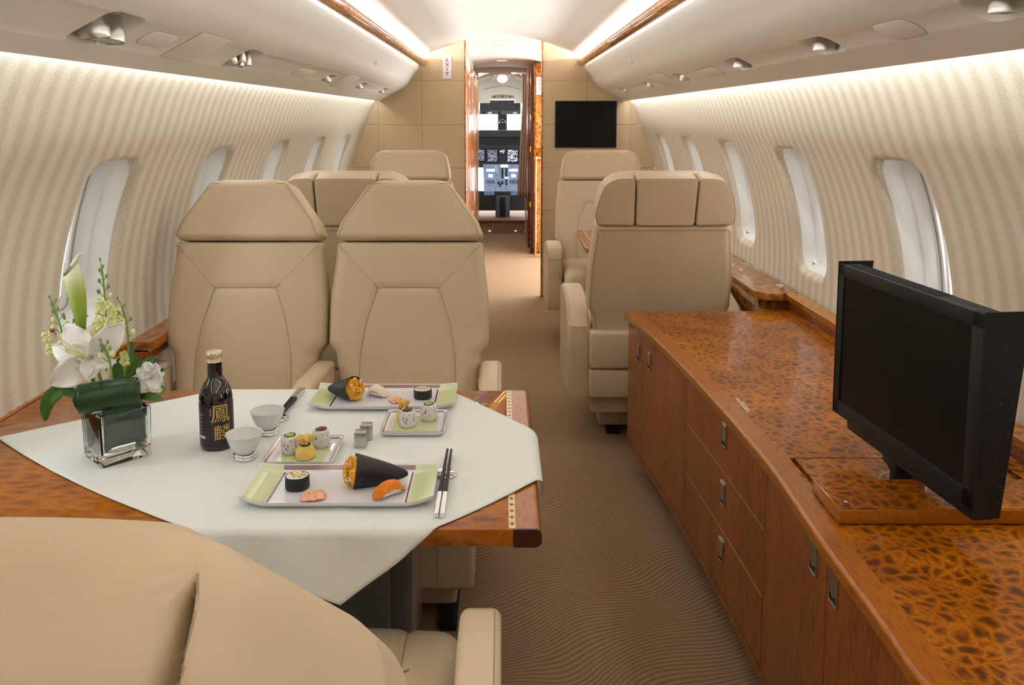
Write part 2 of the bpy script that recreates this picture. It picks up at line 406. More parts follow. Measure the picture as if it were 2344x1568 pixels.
def rrect(a, b, r, n=6, cx=0, cy=0):
    out = []
    for qx, qy, a0 in ((1, -1, -PI/2), (1, 1, 0), (-1, 1, PI/2), (-1, -1, PI)):
        for k in range(n+1):
            t = a0+PI/2*k/n; out.append((cx+qx*(a-r)+r*math.cos(t), cy+qy*(b-r)+r*math.sin(t)))
    return out
def tag(o, label=None, cat=None, group=None, kind=None):
    if label: o['label'] = label
    if cat: o['category'] = cat
    if group: o['group'] = group
    if kind: o['kind'] = kind
    return o
def thing(name, label, cat, loc=(0, 0, 0), rz=0, group=None):
    o = bpy.data.objects.new(name, None); col.objects.link(o); o.empty_display_size = 0.05
    o.location = loc; o.rotation_euler = (0, 0, rz)
    return tag(o, label, cat, group)
def struct(o): o['kind'] = 'structure'; return o
def smooth_poly(pts, closed=False, sub=6):
    """Catmull-Rom"""
    n = len(pts); out = []
    rng = range(n) if closed else range(n-1)
    for i in rng:
        p0 = pts[(i-1) % n] if closed or i > 0 else pts[0]; p1 = pts[i]; p2 = pts[(i+1) % n]
        p3 = pts[(i+2) % n] if closed or i < n-2 else pts[-1]
        for k in range(sub):
            t = k/sub
            out.append(tuple(0.5*((2*b)+(-a+c)*t+(2*a-5*b+4*c-d)*t*t+(-a+3*b-3*c+d)*t**3) for a, b, c, d in zip(p0, p1, p2, p3)))
    if not closed: out.append(tuple(pts[-1]))
    return out
def interp(tab, x):
    if x <= tab[0][0]: return tab[0][1]
    for (a, fa), (b, fb) in zip(tab, tab[1:]):
        if x <= b: return fa+(fb-fa)*(x-a)/(b-a)
    return tab[-1][1]
def sinterp(tab, x):
    if x <= tab[0][0]: return tab[0][1]
    for (a, fa), (b, fb) in zip(tab, tab[1:]):
        if x <= b:
            t = (x-a)/(b-a); t = t*t*(3-2*t); return fa+(fb-fa)*t
    return tab[-1][1]
def text_mesh(body, size, depth=0.0, bold=0.0):
    cu = bpy.data.curves.new('lettering', 'FONT'); cu.body = body; cu.size = size; cu.align_x = 'CENTER'; cu.align_y = 'CENTER'; cu.extrude = depth; cu.offset = bold*size
    o = bpy.data.objects.new('lettering', cu); col.objects.link(o)
    dg = bpy.context.evaluated_depsgraph_get(); me = bpy.data.meshes.new_from_object(o.evaluated_get(dg))
    bpy.data.objects.remove(o); bpy.data.curves.remove(cu)
    return me
def dome_z(x):
    x = abs(x); c = 1.882-1.157+math.sqrt(1.157**2-x*x)
    return c if x < 0.5 else max(c, 1.882-1.157+math.sqrt(1.157**2-0.25)-0.22*(x-0.5))
def cut(o, cutter):
    md = o.modifiers.new('cut', 'BOOLEAN'); md.use_self = False; md.object = cutter; md.operation = 'DIFFERENCE'; md.solver = 'EXACT'
    dg = bpy.context.evaluated_depsgraph_get(); me = bpy.data.meshes.new_from_object(o.evaluated_get(dg))
    o.modifiers.clear(); o.data = me; bpy.data.objects.remove(cutter)
    me.set_sharp_from_angle(angle=R_(40))
# ------------------------------------------------------------------ cabin shell
Y0, Y1 = -1.5, 5.97
RW, ZW = 1.115, 0.72                       # wall arc radius and centre height
WY = [2.175+0.813*k for k in range(-3, 5)] # window centres
def wall_pt(y, th, off=0.0, s=1):
    z = ZW+(RW+off)*math.sin(th); t = max(0.0, min(1.0, (z-1.22)/0.24)); t = t*t*(3-2*t)
    return Vector((s*((RW+off)*math.cos(th)+0.050*t)+0.010, y, z))
TH0, TH1 = math.asin((0.45-ZW)/RW), math.asin((1.475-ZW)/RW)
THC = R_(12.95); HA = 0.232/RW; HW = 0.138  # window half height (angle), half width
UL = [-0.20+0.40*i/12 for i in range(13)]; VL = [-0.29+0.58*i/16 for i in range(17)]
BND = [(u, VL[0]) for u in UL]+[(UL[-1], v) for v in VL[1:]]+[(u, VL[-1]) for u in UL[-2::-1]]+[(UL[0], v) for v in VL[-2:0:-1]]
def win_out(ins=0.0):
    a, b = HW-ins, 0.232-ins; r = max(0.068-ins, 0.02); out = []
    def inside(x, y):
        dx, dy = max(0, abs(x)-(a-r)), max(0, abs(y)-(b-r)); return math.hypot(dx, dy) <= r
    for u, v in BND:
        u, v = u*0.8, v*0.75; lo, hi = 0.0, 2.0
        for _ in range(26):
            m = (lo+hi)/2
            if inside(u*m, v*m): lo = m
            else: hi = m
        out.append((u*lo, v*lo))
    return out
def build_wall(s, name):
    mb = MB(); bm = mb.bm; uvl = bm.loops.layers.uv.new('UVMap'); mb.use('fabric')
    NR = 8; v0 = THC*RW; lo, hi = TH0*RW-v0, TH1*RW-v0
    cache = {}
    def vert(y, v):
        k = (round(y, 5), round(v, 5))
        if k not in cache: cache[k] = (mb.v(wall_pt(y, (v0+v)/RW, 0, s)), y, v0+v)
        return cache[k]
    def quad(qs):
        f = mb.f([q[0] for q in qs])
        for l, q in zip(f.loops, qs): l[uvl].uv = (q[1], q[2])
    for yc in WY:
        o2 = win_out(-0.026); n = len(o2)
        yl = Y0-yc if yc == WY[0] else -0.4065; yr = Y1-yc if yc == WY[-1] else 0.4065
        us = [yl+(UL[0]-yl)*i/5 for i in range(5)]+UL+[UL[-1]+(yr-UL[-1])*i/5 for i in range(1, 6)]
        vs = [lo+(VL[0]-lo)*i/6 for i in range(6)]+VL+[VL[-1]+(hi-VL[-1])*i/12 for i in range(1, 13)]
        for i in range(len(us)-1):
            for j in range(len(vs)-1):
                if 5 <= i < 17 and 6 <= j < 22: continue
                quad([vert(yc+us[i], vs[j]), vert(yc+us[i+1], vs[j]), vert(yc+us[i+1], vs[j+1]), vert(yc+us[i], vs[j+1])])
        prev = None
        for k in range(NR+1):
            t = k/NR
            if k == NR: row = [vert(yc+u, v) for u, v in BND]
            else:
                row = []
                for (a, b), (c, d) in zip(o2, BND):
                    u, v = a+(c-a)*t, b+(d-b)*t; row.append((mb.v(wall_pt(yc+u, (v0+v)/RW, 0, s)), yc+u, v0+v))
            if prev:
                for i in range(n): j = (i+1) % n; quad([prev[i], prev[j], row[j], row[i]])
            prev = row
        # fabric rolled into the opening
        prof = [(-0.026, 0), (-0.020, 0.0006), (-0.014, 0.0025), (-0.008, 0.007), (-0.003, 0.014), (0, 0.022)]
        rows = []
        for ins, off in prof:
            rows.append([(mb.v(wall_pt(yc+u, (v0+v)/RW, off, s)), yc+u, v0+v+off*0.5) for u, v in win_out(ins)])
        for a, b in zip(rows, rows[1:]):
            for i in range(n):
                j = (i+1) % n
                f = mb.f([a[i][0], a[j][0], b[j][0], b[i][0]])
                for l, q in zip(f.loops, (a[i], a[j], b[j], b[i])): l[uvl].uv = (q[1], q[2])
    return mb.build(name)
struct(build_wall(-1, 'wall_left')); struct(build_wall(1, 'wall_right'))
def build_window(s, yc, idx, n_studs=True):
    v0 = THC*RW
    root = bpy.data.objects.new('window_%d' % idx, None); col.objects.link(root); root['kind'] = 'structure'; root.location = wall_pt(yc, THC, 0, s)
    L = root.location.copy()
    def rings(prof):
        return [[wall_pt(yc+u, (v0+v)/RW, off, s)-L for u, v in win_out(ins)] for ins, off in prof]
    mb = MB(); mb.use('white_plastic')
    mb.loft(rings([(-0.001, 0.021), (0.003, 0.0225), (0.006, 0.028), (0.012, 0.045), (0.018, 0.062), (0.021, 0.067), (0.024, 0.070), (0.030, 0.098), (0.032, 0.103), (0.037, 0.104)]), True, False, False)
    mb.build('window_reveal', None, root)
    mb = MB(); mb.use('white_plastic')
    mb.loft(rings([(0.036, 0.103), (0.038, 0.108), (0.050, 0.109), (0.052, 0.115), (0.058, 0.117), (0.060, 0.13)]), True, False, False)
    mb.use('gasket'); mb.loft(rings([(0.0375, 0.1045), (0.0395, 0.1075)]), True, False, False)
    mb.build('window_frame', None, root)
    mb = MB(); mb.loft(rings([(0.057, 0.119), (0.057, 0.122)]), True, True, True)
    mb.build('window_pane', 'pane', root, flat=True)
    if n_studs:   # shade control button at the sill
        c = wall_pt(yc, THC-0.190/RW, 0.012, s)-L
        mb = MB(); mb.use('nickel'); m4 = Matrix.Translation(c) @ Matrix.Rotation(-s*R_(58), 4, 'Y') 
        o = [Vector((a, b, 0)) for a, b in rrect(0.007, 0.011, 0.0065, 5)]
        mb.loft([[m4 @ (p+Vector((0, 0, z))) for p in o] for z in (-0.004, 0.003)])
        mb.use('white_plastic')
        for q in (-0.0048, 0.0048): mb.ball(m4 @ Vector((0, q, 0.0035)), 0.0032, 1)
        mb.build('shade_button', None, root)
    return root
k = 1
for s in (-1, 1):
    for yc in WY: build_window(s, yc, k, yc > 1.8); k += 1

# floor
mb = MB(); mb.box(-1.12, 1.12, Y0, 9.36, -0.05, 0); struct(mb.build('floor', 'carpet', flat=True))
mb = MB(); mb.box(-1.15, 1.15, Y0-0.04, Y0, 0, 1.95); struct(mb.build('wall_back', 'bulkhead', flat=True))
# lower side panels under the ledges
for s, nm in ((-1, 'trim_1'), (1, 'trim_2')):
    mb = MB(); mb.sweep([(s*1.081, 0), (s*1.081, 0.47), (s*1.13, 0.47), (s*1.13, 0)], Y0, Y1-0.002); struct(mb.build(nm, 'grey_pad', flat=True))
# ceiling dome
mb = MB()
RD, ZA = 1.157, 1.882
prof = []
for i in range(41):
    x = -0.80+1.6*i/40; prof.append((x, dome_z(x)))
outer = [(x, z+0.03) for x, z in prof[::-1]]
mb.sweep(prof+outer, Y0, Y1); struct(mb.build('ceiling', 'dome'))

# overhead side panels
SP = dict(L=[1.631, 2.476, 3.692, 4.535, 5.36], R=[1.293, 2.013, 2.702, 3.568, 4.384, 5.227])
def bin_z(x): return 1.883-0.53*abs(x)
NB = Vector((0.53, 0, 1)).normalized()     # for +x side: panel normal (up)
def bin_frame(s, x, y):
    """frame with z pointing out of the panel (down), x along cabin width, y along cabin"""
    n = Vector((-s*0.53, 0, -1)).normalized(); yy = Vector((0, 1, 0)); xx = yy.cross(n).normalized()
    m = Matrix((xx, yy, n)).transposed().to_4x4(); m.translation = Vector((x, y, bin_z(x))); return m
def overhead(s, side):
    root = thing('overhead_side_panel', 'long warm-white sculpted overhead panel along the %s side of the cabin' % side, 'overhead panel')
    pr = [(0.640, 1.690), (0.612, 1.674), (0.596, 1.671), (0.587, 1.664), (0.589, 1.655), (0.602, 1.641), (0.622, 1.617), (0.640, 1.590), (0.655, 1.562), (0.668, 1.541), (0.690, 1.5195), (0.722, 1.5008),
          (0.86, 1.4272), (0.872, 1.4235), (0.876, 1.430), (0.874, 1.445), (0.85, 1.47), (0.80, 1.62), (0.70, 1.68)]
    mb = MB(); mb.sweep([(s*x, z) for x, z in pr], Y0, Y1-0.001, 1)
    o = mb.build('panel_shell', 'shell', root)
    cu = MB()
    for i, y in enumerate(SP['L' if s < 0 else 'R']):
        m4 = bin_frame(s, s*0.763, y)
        if s < 0: ax, ay = ((0.055, 0.078) if i == 0 else (0.05, 0.075) if i == 1 else (0.03, 0.075))
        else: ax, ay = (0.035, 0.085) if i < 3 else (0.03, 0.07)
        sh = rrect(ax, ay, (0.026 if s < 0 else min(ax, ay)*0.98), 7)
        rings = []
        for ins, z in ((-0.006, 0.010), (-0.004, 0.0), (0.0, -0.003), (0.006, -0.02), (0.010, -0.036)):
            q = []
            for a, b in sh:
                l = math.hypot(a, b); q.append(m4 @ Vector((a*(1-ins/l), b*(1-ins/l), z)))
            rings.append(q)
        cu.loft(rings)
    c = cu.build('cutter', 'shell'); cut(o, c)
    return root
overhead(-1, 'left'); overhead(1, 'right')
# glossy wood rails above the panels
for s, nm in ((-1, 'trim_3'), (1, 'trim_4')):
    pr = [(0.566+0.033*math.cos(a)*(0.95 if 1 else 1), 1.6985+0.030*math.sin(a)) for a in [2*PI*i/28 for i in range(28)]]
    mb = MB(); mb.sweep([(s*x, z) for x, z in pr], Y0, Y1-0.001); struct(mb.build(nm, 'burl_rail'))

# reading lights in the recesses
def lamp_cyl(mb, m4, cx, cy, r, h, tilt, yaw=0.0, lens='lens', zb=-0.022):
    o_ = m4 @ Vector((cx, cy, zb)); q_ = Vector((yaw*0.3, math.sin(tilt)*0.6, -1.0)).to_track_quat('Z', 'Y').to_matrix().to_4x4()
    t = Matrix.Translation(o_) @ q_
    mb.use('nickel')
    mb.lathe([(r*0.72, -0.010), (r*0.86, h*0.30), (r*1.0, h*0.5), (r*1.0, h*0.98), (r*0.92, h), (r*0.9, h-0.002)], 24, mat4=t, cap1=False)
    mb.use(lens); mb.lathe([(r*0.9, h-0.0025), (0.0001, h-0.002)], 24, mat4=t, cap0=False)
ORD = ['nearest', 'second nearest', 'third nearest', 'fourth nearest', 'fifth nearest', 'farthest']
for s, key, side in ((-1, 'L', 'left'), (1, 'R', 'right')):
    ys = SP[key]
    for i, y in enumerate(ys):
        m4 = bin_frame(s, s*0.763, y)
        nm = 'farthest' if i == len(ys)-1 else ORD[i]
        inner = Matrix.Identity(4)
        if s < 0 and i == 0: spec = [('lamp', 0.005, -0.030, 0.030, 0.034, 0.35, 'lens'), ('lamp', 0.0, 0.032, 0.030, 0.042, -0.25, 'lens')]; what = 'recess with two large chrome reading lamps'
        elif s < 0 and i == 1: spec = [('lamp', 0.012, -0.045, 0.018, 0.030, 0.45, 'lens'), ('air_nozzle', -0.012, -0.015, 0.013, 0.036, 0.1, 'black_dark'), ('lamp', 0.010, 0.018, 0.018, 0.034, -0.2, 'lens'), ('air_nozzle', -0.010, 0.045, 0.013, 0.040, -0.1, 'black_dark')]; what = 'recess packed with four chrome lamps and nozzles'
        elif s < 0: spec = [('lamp', 0.0, -0.030, 0.016, 0.030, 0.4, 'lens'), ('air_nozzle', 0.0, 0.008, 0.012, 0.034, 0, 'black_dark'), ('lamp', 0.0, 0.040, 0.014, 0.034, -0.3, 'lens')]; what = 'slim recess with small chrome reading lamps'
        elif i < 3: spec = [('lamp', 0.0, 0.0, 0.028, 0.030, 0.1, 'lens')]; what = 'oval recess with one chrome lamp'
        else: spec = [('lamp', 0.0, -0.022, 0.015, 0.032, 0.3, 'lens'), ('air_nozzle', 0.0, 0.018, 0.012, 0.034, -0.1, 'black_dark')]; what = 'small recess with chrome lamp and nozzle'
        root = thing('reading_light_unit', '%s, %s in the %s overhead panel' % (what, nm, side), 'reading light', m4.translation, 0, 'reading light units overhead')
        loc = m4.copy(); loc.translation = (0, 0, 0)
        for nm2, cx, cy, r, h, tl, ln in spec:
            mb = MB(); lamp_cyl(mb, loc, cx, cy, r, h, tl, 0, ln); mb.build(nm2, None, root)
# flush covers on the panels
def flush(s, x, y, a, b, r, name, label, cat, rot=0.0, mesh='shell', ridge=False):
    m4 = bin_frame(s, x, y) @ Matrix.Rotation(rot, 4, 'Z')
    loc = m4.copy(); L = loc.translation.copy(); loc.translation = (0, 0, 0)
    mb = MB(); sh = rrect(a, b, r, 8)
    mb.use('groove'); mb.loft([[loc @ Vector((p, q, z)) for p, q in rrect(a+0.0016, b+0.0016, r+0.0016, 8)] for z in (-0.004, 0.0006)])
    mb.use(mesh); mb.loft([[loc @ Vector((p, q, z)) for p, q in rrect(a-i, b-i, r-i*0.9, 8)] for i, z in ((0, -0.003), (0, 0.0010), (0.0012, 0.0020))])
    o = mb.build(name, None, loc=(0, 0, 0)); o.location = L
    return tag(o, label, cat)
flush(-1, -0.759, 1.86, 0.026, 0.075, 0.025, 'speaker_cover', 'oval flush speaker cover beside the twin-lamp recess, left overhead panel', 'speaker')
flush(-1, -0.763, 3.227, 0.026, 0.13, 0.025, 'speaker_cover', 'long oval flush cover halfway down the left overhead panel', 'speaker')
flush(1, 0.765, 1.627, 0.030, 0.075, 0.029, 'speaker_cover', 'oval flush speaker cover nearest the camera, right overhead panel', 'speaker')
flush(1, 0.769, 3.104, 0.026, 0.14, 0.025, 'speaker_cover', 'long oval flush cover halfway down the right overhead panel', 'speaker')
flush(-1, -0.757, 2.095, 0.060, 0.105, 0.012, 'oxygen_hatch', 'large rectangular flush hatch between speaker cover and lamp cluster, left overhead panel', 'hatch')
flush(-1, -0.757, 4.05, 0.055, 0.17, 0.012, 'oxygen_hatch', 'rectangular flush hatch far down the left overhead panel', 'hatch')
flush(1, 0.757, 3.92, 0.055, 0.17, 0.012, 'oxygen_hatch', 'rectangular flush hatch far down the right overhead panel', 'hatch')
def call_sign(s, x, z, y, label, big):
    n = Vector((-s*0.87, 0, -0.5)).normalized(); yy = Vector((0, 1, 0)); xx = yy.cross(n).normalized()
    m4 = Matrix((xx, yy, n)).transposed().to_4x4()
    mb = MB(); mb.use('shell'); a = 0.016
    mb.loft([[m4 @ Vector((p, q, zz)) for p, q in rrect(a-i, (0.034 if big else 0.05)-i, 0.008, 5)] for i, zz in ((0, -0.004), (0, 0.002), (0.0015, 0.003))])
    mb.use('groove'); mb.loft([[m4 @ Vector((p, q, zz)) for p, q in rrect(a+0.001, (0.035 if big else 0.051), 0.009, 5)] for zz in (-0.005, 0.0008)])
    o = mb.build('seat_belt_sign', None); o.location = (x, y, z); tag(o, label, 'sign')
call_sign(1, 0.641, 1.5885, 1.87, 'small blank rounded sign window near the top right of the cabin overhead panel', True)
call_sign(1, 0.641, 1.5885, 4.2, 'tiny blank sign window far along the right overhead panel', False)
call_sign(-1, -0.641, 1.5885, 4.3, 'tiny blank sign window far along the left overhead panel', False)

# ------------------------------------------------------------------ front bulkhead
arcz = dome_z
def wall_x(z): return math.sqrt(max(0.0, (RW+0.012)**2-(z-ZW)**2))+0.050*max(0.0, min(1.0, (z-1.22)/0.24))
def bulkhead(s, name):
    xi = -0.266 if s < 0 else 0.291
    out = [(xi, 0.0), (xi, arcz(xi)+0.02)]
    for i in range(1, 8):
        x = abs(xi)+(0.8-abs(xi))*i/8; out.append((s*x, arcz(x)+0.02))
    for i in range(12):
        z = 1.5-1.1*i/11; out.append((s*wall_x(z), z))
    out.append((s*1.08, 0.0))
    mb = MB(); n = len(out)
    mb.loft([[Vector((x, y, z)) for x, z in out] for y in (Y1, Y1+0.045)])
    o = mb.build(name, 'bulkhead', flat=True)
    # tile seams
    c = MB(); hz = [1.5655, 1.254, 0.944, 0.634, 0.324]
    for z in hz: c.tube([(s*0.2, Y1, z), (s*1.2, Y1, z)], 0.0042, 8)
    cut(o, c.build('cutter', 'bulkhead')); c = MB()
    vx = 0.574 if s < 0 else 0.607
    c.tube([(s*vx, Y1, -0.1), (s*vx, Y1, 1.64)], 0.0042, 8)
    c.tube([(s*(vx+0.313), Y1, -0.1), (s*(vx+0.313), Y1, 1.5)], 0.0042, 8)
    cut(o, c.build('cutter', 'bulkhead'))
    for p in o.data.polygons: p.use_smooth = False
    return struct(o)
bulkhead(-1, 'wall_front_left'); bulkhead(1, 'wall_front_right')
# jambs of polished wood
for s, x, nm in ((-1, -0.262, 'trim_5'), (1, 0.287, 'trim_6')):
    mb = MB(); mb.box(x-0.005, x+0.005, Y1-0.006, Y1+0.05, 0, 1.852, 0.002, 2); struct(mb.build(nm, 'burl_rail'))

def exit_sign(x, y, z, wd, ht, label):
    root = thing('exit_sign', label, 'sign', (x, y, z))
    mb = MB(); mb.slab(rrect(wd/2, ht/2, 0.004, 3), -0.006, 0.0, 0.0015, 2); mb.build('sign_plate', 'sign', root)
    bm = bmesh.new()
    for i, chh in enumerate('EXIT'):
        me = text_mesh(chh, ht*0.21, bold=0.02); t = bmesh.new(); t.from_mesh(me)
        m4 = Matrix.Translation((0, -0.0068, ht*(0.30-0.2*i))) @ Matrix.Rotation(PI/2, 4, 'X') @ Matrix.Diagonal((1.15, 1.0, 1, 1))
        mp = {v: bm.verts.new(m4 @ v.co) for v in t.verts}
        for f in t.faces: bm.faces.new([mp[v] for v in f.verts])
        t.free()
    me = bpy.data.meshes.new('lettering'); bm.to_mesh(me); bm.free(); me.materials.append(M['letter_red'])
    o = bpy.data.objects.new('lettering', me); col.objects.link(o); o.parent = root
    return root
exit_sign(-0.390, Y1-0.001, 1.662, 0.062, 0.163, 'white vertical EXIT sign on the tan leather bulkhead left of the doorway')
# bulkhead television
root = thing('wall_television', 'flat black television screen on the tan bulkhead right of the doorway', 'television', (0.5995, Y1-0.001, 1.2585))
mb = MB(); mb.slab(rrect(0.22, 0.1665, 0.003, 2), -0.012, 0, 0.002, 2); mb.build('bezel', 'black', root)
mb = MB(); mb.box(-0.213, 0.213, -0.0135, -0.011, -0.159, 0.159); mb.build('screen', 'screen', root, flat=True)
# ------------------------------------------------------------------ leather seats (local frame: the seat faces -Y)
def seg_dist(px, pz, a, b):
    ax, az = a; bx, bz = b; dx, dz = bx-ax, bz-az
    t = max(0, min(1, ((px-ax)*dx+(pz-az)*dz)/(dx*dx+dz*dz))); return math.hypot(px-ax-t*dx, pz-az-t*dz)
def pillow(mb, hw, z0, z1, yf, yb, r=0.03, rend=0.025, nrow=36, nx=40, m4=None, segs=(), gd=0.005, gs=0.012, crown=0.008, disp=None, rtop=None, K=6, capfill=0, cs=6):
    """upholstered slab: hw(z) half width, front at yf, back at yb"""
    rt = rtop or rend
    zs = []
    for k in range(6):
        a = PI/2*k/5; zs.append((z0+rend*(1-math.sin(a)), rend*(1-math.cos(a)) if False else rend*(1-math.sin(PI/2-a+0)) if False else 0))
    rows = []
    for k in range(K):        # bottom rounding
        a = PI/2*(1-k/K); rows.append((z0+rend*(1-math.cos(PI/2-a)) if False else z0+rend*(1-math.sin(a)), rend*(1-math.cos(a))))
    for k in range(nrow+1): rows.append((z0+rend+(z1-rt-z0-rend)*k/nrow, 0.0))
    for k in range(1, K+1):
        a = PI/2*k/K; rows.append((z1-rt+rt*math.sin(a), rt*(1-math.cos(a))))
    for k in range(1, capfill+1): rows.append((z1, rt+((yb-yf)/2-rt-0.0000003)*k/capfill))
    rings = []
    for z, ins in rows:
        a = hw(z)-ins; yy0 = yf+ins; yy1 = yb-ins; hd = (yy1-yy0)/2; cy = (yy0+yy1)/2; rr = min(r, hd*0.98, a*0.98)
        ring = []
        def addp(x, y, front):
            if front:
                u = x/max(a, 1e-6); d = 0
                for s0, s1 in segs:
                    dd = seg_dist(x, z, s0, s1)
                    if dd < gs*3: d = max(d, gd*math.exp(-(dd/gs)**2))
                y += d - crown*(1-u*u)*max(0.0, 1-ins/rt)
            p = Vector((x, y, z))
            if disp: p = disp(p, front)
            ring.append(m4 @ p if m4 else p)
        for k in range(nx+1): addp(-(a-rr)+2*(a-rr)*k/nx, cy-hd, True)
        for k in range(1, cs+1): t = -PI/2+PI/2*k/cs; addp(a-rr+rr*math.cos(t), cy-hd+rr+rr*math.sin(t), False)
        for k in range(0, cs+1): t = PI/2*k/cs; addp(a-rr+rr*math.cos(t), cy+hd-rr+rr*math.sin(t), False)
        for k in range(1, nx): addp((a-rr)-2*(a-rr)*k/nx, cy+hd, False)
        for k in range(0, cs+1): t = PI/2+PI/2*k/cs; addp(-a+rr+rr*math.cos(t), cy+hd-rr+rr*math.sin(t), False)
        for k in range(1, cs): t = PI+PI/2*k/cs; addp(-a+rr+rr*math.cos(t), cy-hd+rr+rr*math.sin(t), False)
        rings.append(ring)
    mb.loft(rings, True, True, capfill == 0)
def seam_on(mb, pts, hw, yf, crown, depth, m4, r=0.0011):
    out = []
    for i in range(len(pts)-1):
        (a, b), (c, d) = pts[i], pts[i+1]; n = max(2, int(math.hypot(c-a, d-b)/0.012))
        for k in range(n):
            out.append((a+(c-a)*k/n, b+(d-b)*k/n))
    out.append(pts[-1])
    P = []
    for x, z in out:
        u = x/hw(z); P.append(m4 @ Vector((x, yf-crown*(1-u*u)+depth, z)))
    mb.tube(P, r, 6)
def make_seat(name, label, loc, rz, kind='double', tilt=0.22, segmented=False, slit=False, group=None, arms=(1, 1), rear_detail=False):
    root = thing(name, label, 'seat', loc, rz, group)
    dbl = kind == 'double'
    inner = 0.222 if dbl else 0.262          # half width between the arms
    aw = 0.062 if dbl else 0.088             # arm width
    # ---- backrest (tilted frame, pivot at z=.42)
    T = Matrix.Translation((0, 0, 0.42)) @ Matrix.Rotation(-math.atan(tilt), 4, 'X')
    cs = math.sqrt(1+tilt*tilt)
    zt = (0.925-0.42)*cs
    if dbl: tab = [(-0.03, 0.205), (0.10, 0.215), (0.165, 0.222), (0.21, 0.247), (0.30, 0.247), (zt, 0.229)]
    else: tab = [(-0.03, 0.250), (0.08, 0.256), (0.13, 0.262), (0.18, 0.282), (0.30, 0.280), (zt, 0.262)]
    hw = lambda z: sinterp(tab, z)
    k = 1.0 if dbl else 1.08
    P1, P2 = (-0.094*k, zt-0.142), (0.094*k, zt-0.142)       # inner panel corners
    Lc = [P1, (-0.128*k, 0.27), (-0.145*k, 0.17), (-0.150*k, 0.0)]
    Rc = [(-x, z) for x, z in Lc]
    cor = 0.226 if dbl else 0.258
    UL, UR = (-cor+0.004, zt-0.008), (cor-0.004, zt-0.008)
    segs = [(P1, P2)]+list(zip(Lc, Lc[1:]))+list(zip(Rc, Rc[1:]))
    mb = MB(); mb.use('leather')
    d = 0.115
    pillow(mb, hw, -0.03, zt, 0.0, d, 0.035, 0.018, 44, 48, T, segs, 0.0055, 0.009, 0.010, rtop=0.012)
    mb.use('leather_dark')
    seam_on(mb, Lc[::-1]+Rc, hw, 0.0, 0.010, 0.0046, T, 0.0010)
    seam_on(mb, [P1, UL], hw, 0.0, 0.010, 0.0006, T, 0.0009); seam_on(mb, [P2, UR], hw, 0.0, 0.010, 0.0006, T, 0.0009)
    # piping near the rear edges
    rr = 0.012
    pts = []
    for i in range(24):
        z = 0.0+(zt-0.02)*i/23; pts.append((hw(z)-0.012, z))
    for sgn in (-1, 1): mb.tube([T @ Vector((sgn*x, d-0.0042, z)) for x, z in pts], 0.0013, 6)
    mb.tube([T @ Vector((x, d+0.0002, zt-0.016)) for x in (-hw(zt)+0.016, hw(zt)-0.016)], 0.0013, 6)
    mb.build('backrest', None, root)
    # ---- headrest
    hz0, hz1 = zt+0.003, zt+(0.195 if dbl else 0.188)
    if dbl: htab = [(hz0, 0.222), (hz0+0.022, 0.229), (hz0+0.06, 0.214), (hz1-0.035, 0.145), (hz1-0.012, 0.128), (hz1, 0.112)]
    elif segmented: htab = [(hz0, 0.256), (hz0+0.03, 0.262), (hz0+0.08, 0.258), (hz0+0.13, 0.242), (hz1-0.03, 0.222), (hz1-0.008, 0.190), (hz1, 0.17)]
    else: htab = [(hz0, 0.244), (hz0+0.02, 0.248), (hz0+0.08, 0.243), (hz1-0.04, 0.228), (hz1-0.015, 0.208), (hz1, 0.18)]
    hh = lambda z: interp(htab, z)
    hf, hb = -0.012, 0.122
    mb = MB(); mb.use('leather')
    if slit:   # rear face towards +y is pinched into one long slit
        sx = 0.118
        def dsp(p, front):
            if p.y > 0.005:
                t = (p.y-0.040)+(hz1-p.z); tt = max(0.0, t)
                x0 = -sx; dx = p.x-x0; wd = 0.0022+tt*0.042
                ph = PI/2*max(0.0, min(1.0, (hz1-p.z)/0.04)); nrm = Vector((0, math.sin(ph), math.cos(ph)))
                rp = max(0.0, min(1.0, (t+0.004)/0.035)); rp = rp*rp*(3-2*rp)
                dd = rp*(0.028*math.exp(-(dx/wd)**2)+0.004*math.exp(-(dx/0.022)**2))
                q = math.hypot(dx, t); dd += 0.003*math.exp(-(q/0.010)**2)
                a = math.atan2(t, dx); dd += 0.0010*math.cos(a*7+1)*math.exp(-((q-0.012)/0.008)**2)
                p = p-nrm*dd
            return p
        pillow(mb, hh, hz0, hz1, hf, hb, 0.05, 0.03, 100, 300, T, (), 0, 1, 0.008, dsp, rtop=0.045, K=36, capfill=22, cs=44)
        mb.build('headrest', None, root)
    elif segmented:
        # one soft cushion in front and three separate rear pads
        pillow(mb, lambda z: hh(z)-0.002, hz0, hz1-0.002, hf, hb-0.075, 0.03, 0.02, 20, 20, T, crown=0.008)
        mb.use('leather_dark')
        mb.build('headrest', None, root)
        cg = 0.114
        mid = [(-cg+0.004, hz0), (cg-0.004, hz0), (cg, hz1), (-cg, hz1)]
        def pad(pts, nm):
            b = MB(); b.use('leather')
            # densify + round by shrinking
            out = []
            n = len(pts)
            for i in range(n):
                p0, p1, p2 = pts[i-1], pts[i], pts[(i+1) % n]
                rc = 0.013
                d0 = Vector((p0[0]-p1[0], p0[1]-p1[1])); d2 = Vector((p2[0]-p1[0], p2[1]-p1[1]))
                r0, r2 = min(rc, d0.length*0.4), min(rc, d2.length*0.4)
                a = Vector(p1)+d0.normalized()*r0; c = Vector(p1)+d2.normalized()*r2
                for t in (0, 0.33, 0.67, 1): out.append(tuple(a*(1-t)**2+Vector(p1)*2*t*(1-t)+c*t*t))
            b.slab(out, hb-0.09, hb, 0.006, 3, bulge=0.002)
            for v in b.bm.verts: v.co = T @ v.co
            b.use('leather_dark')
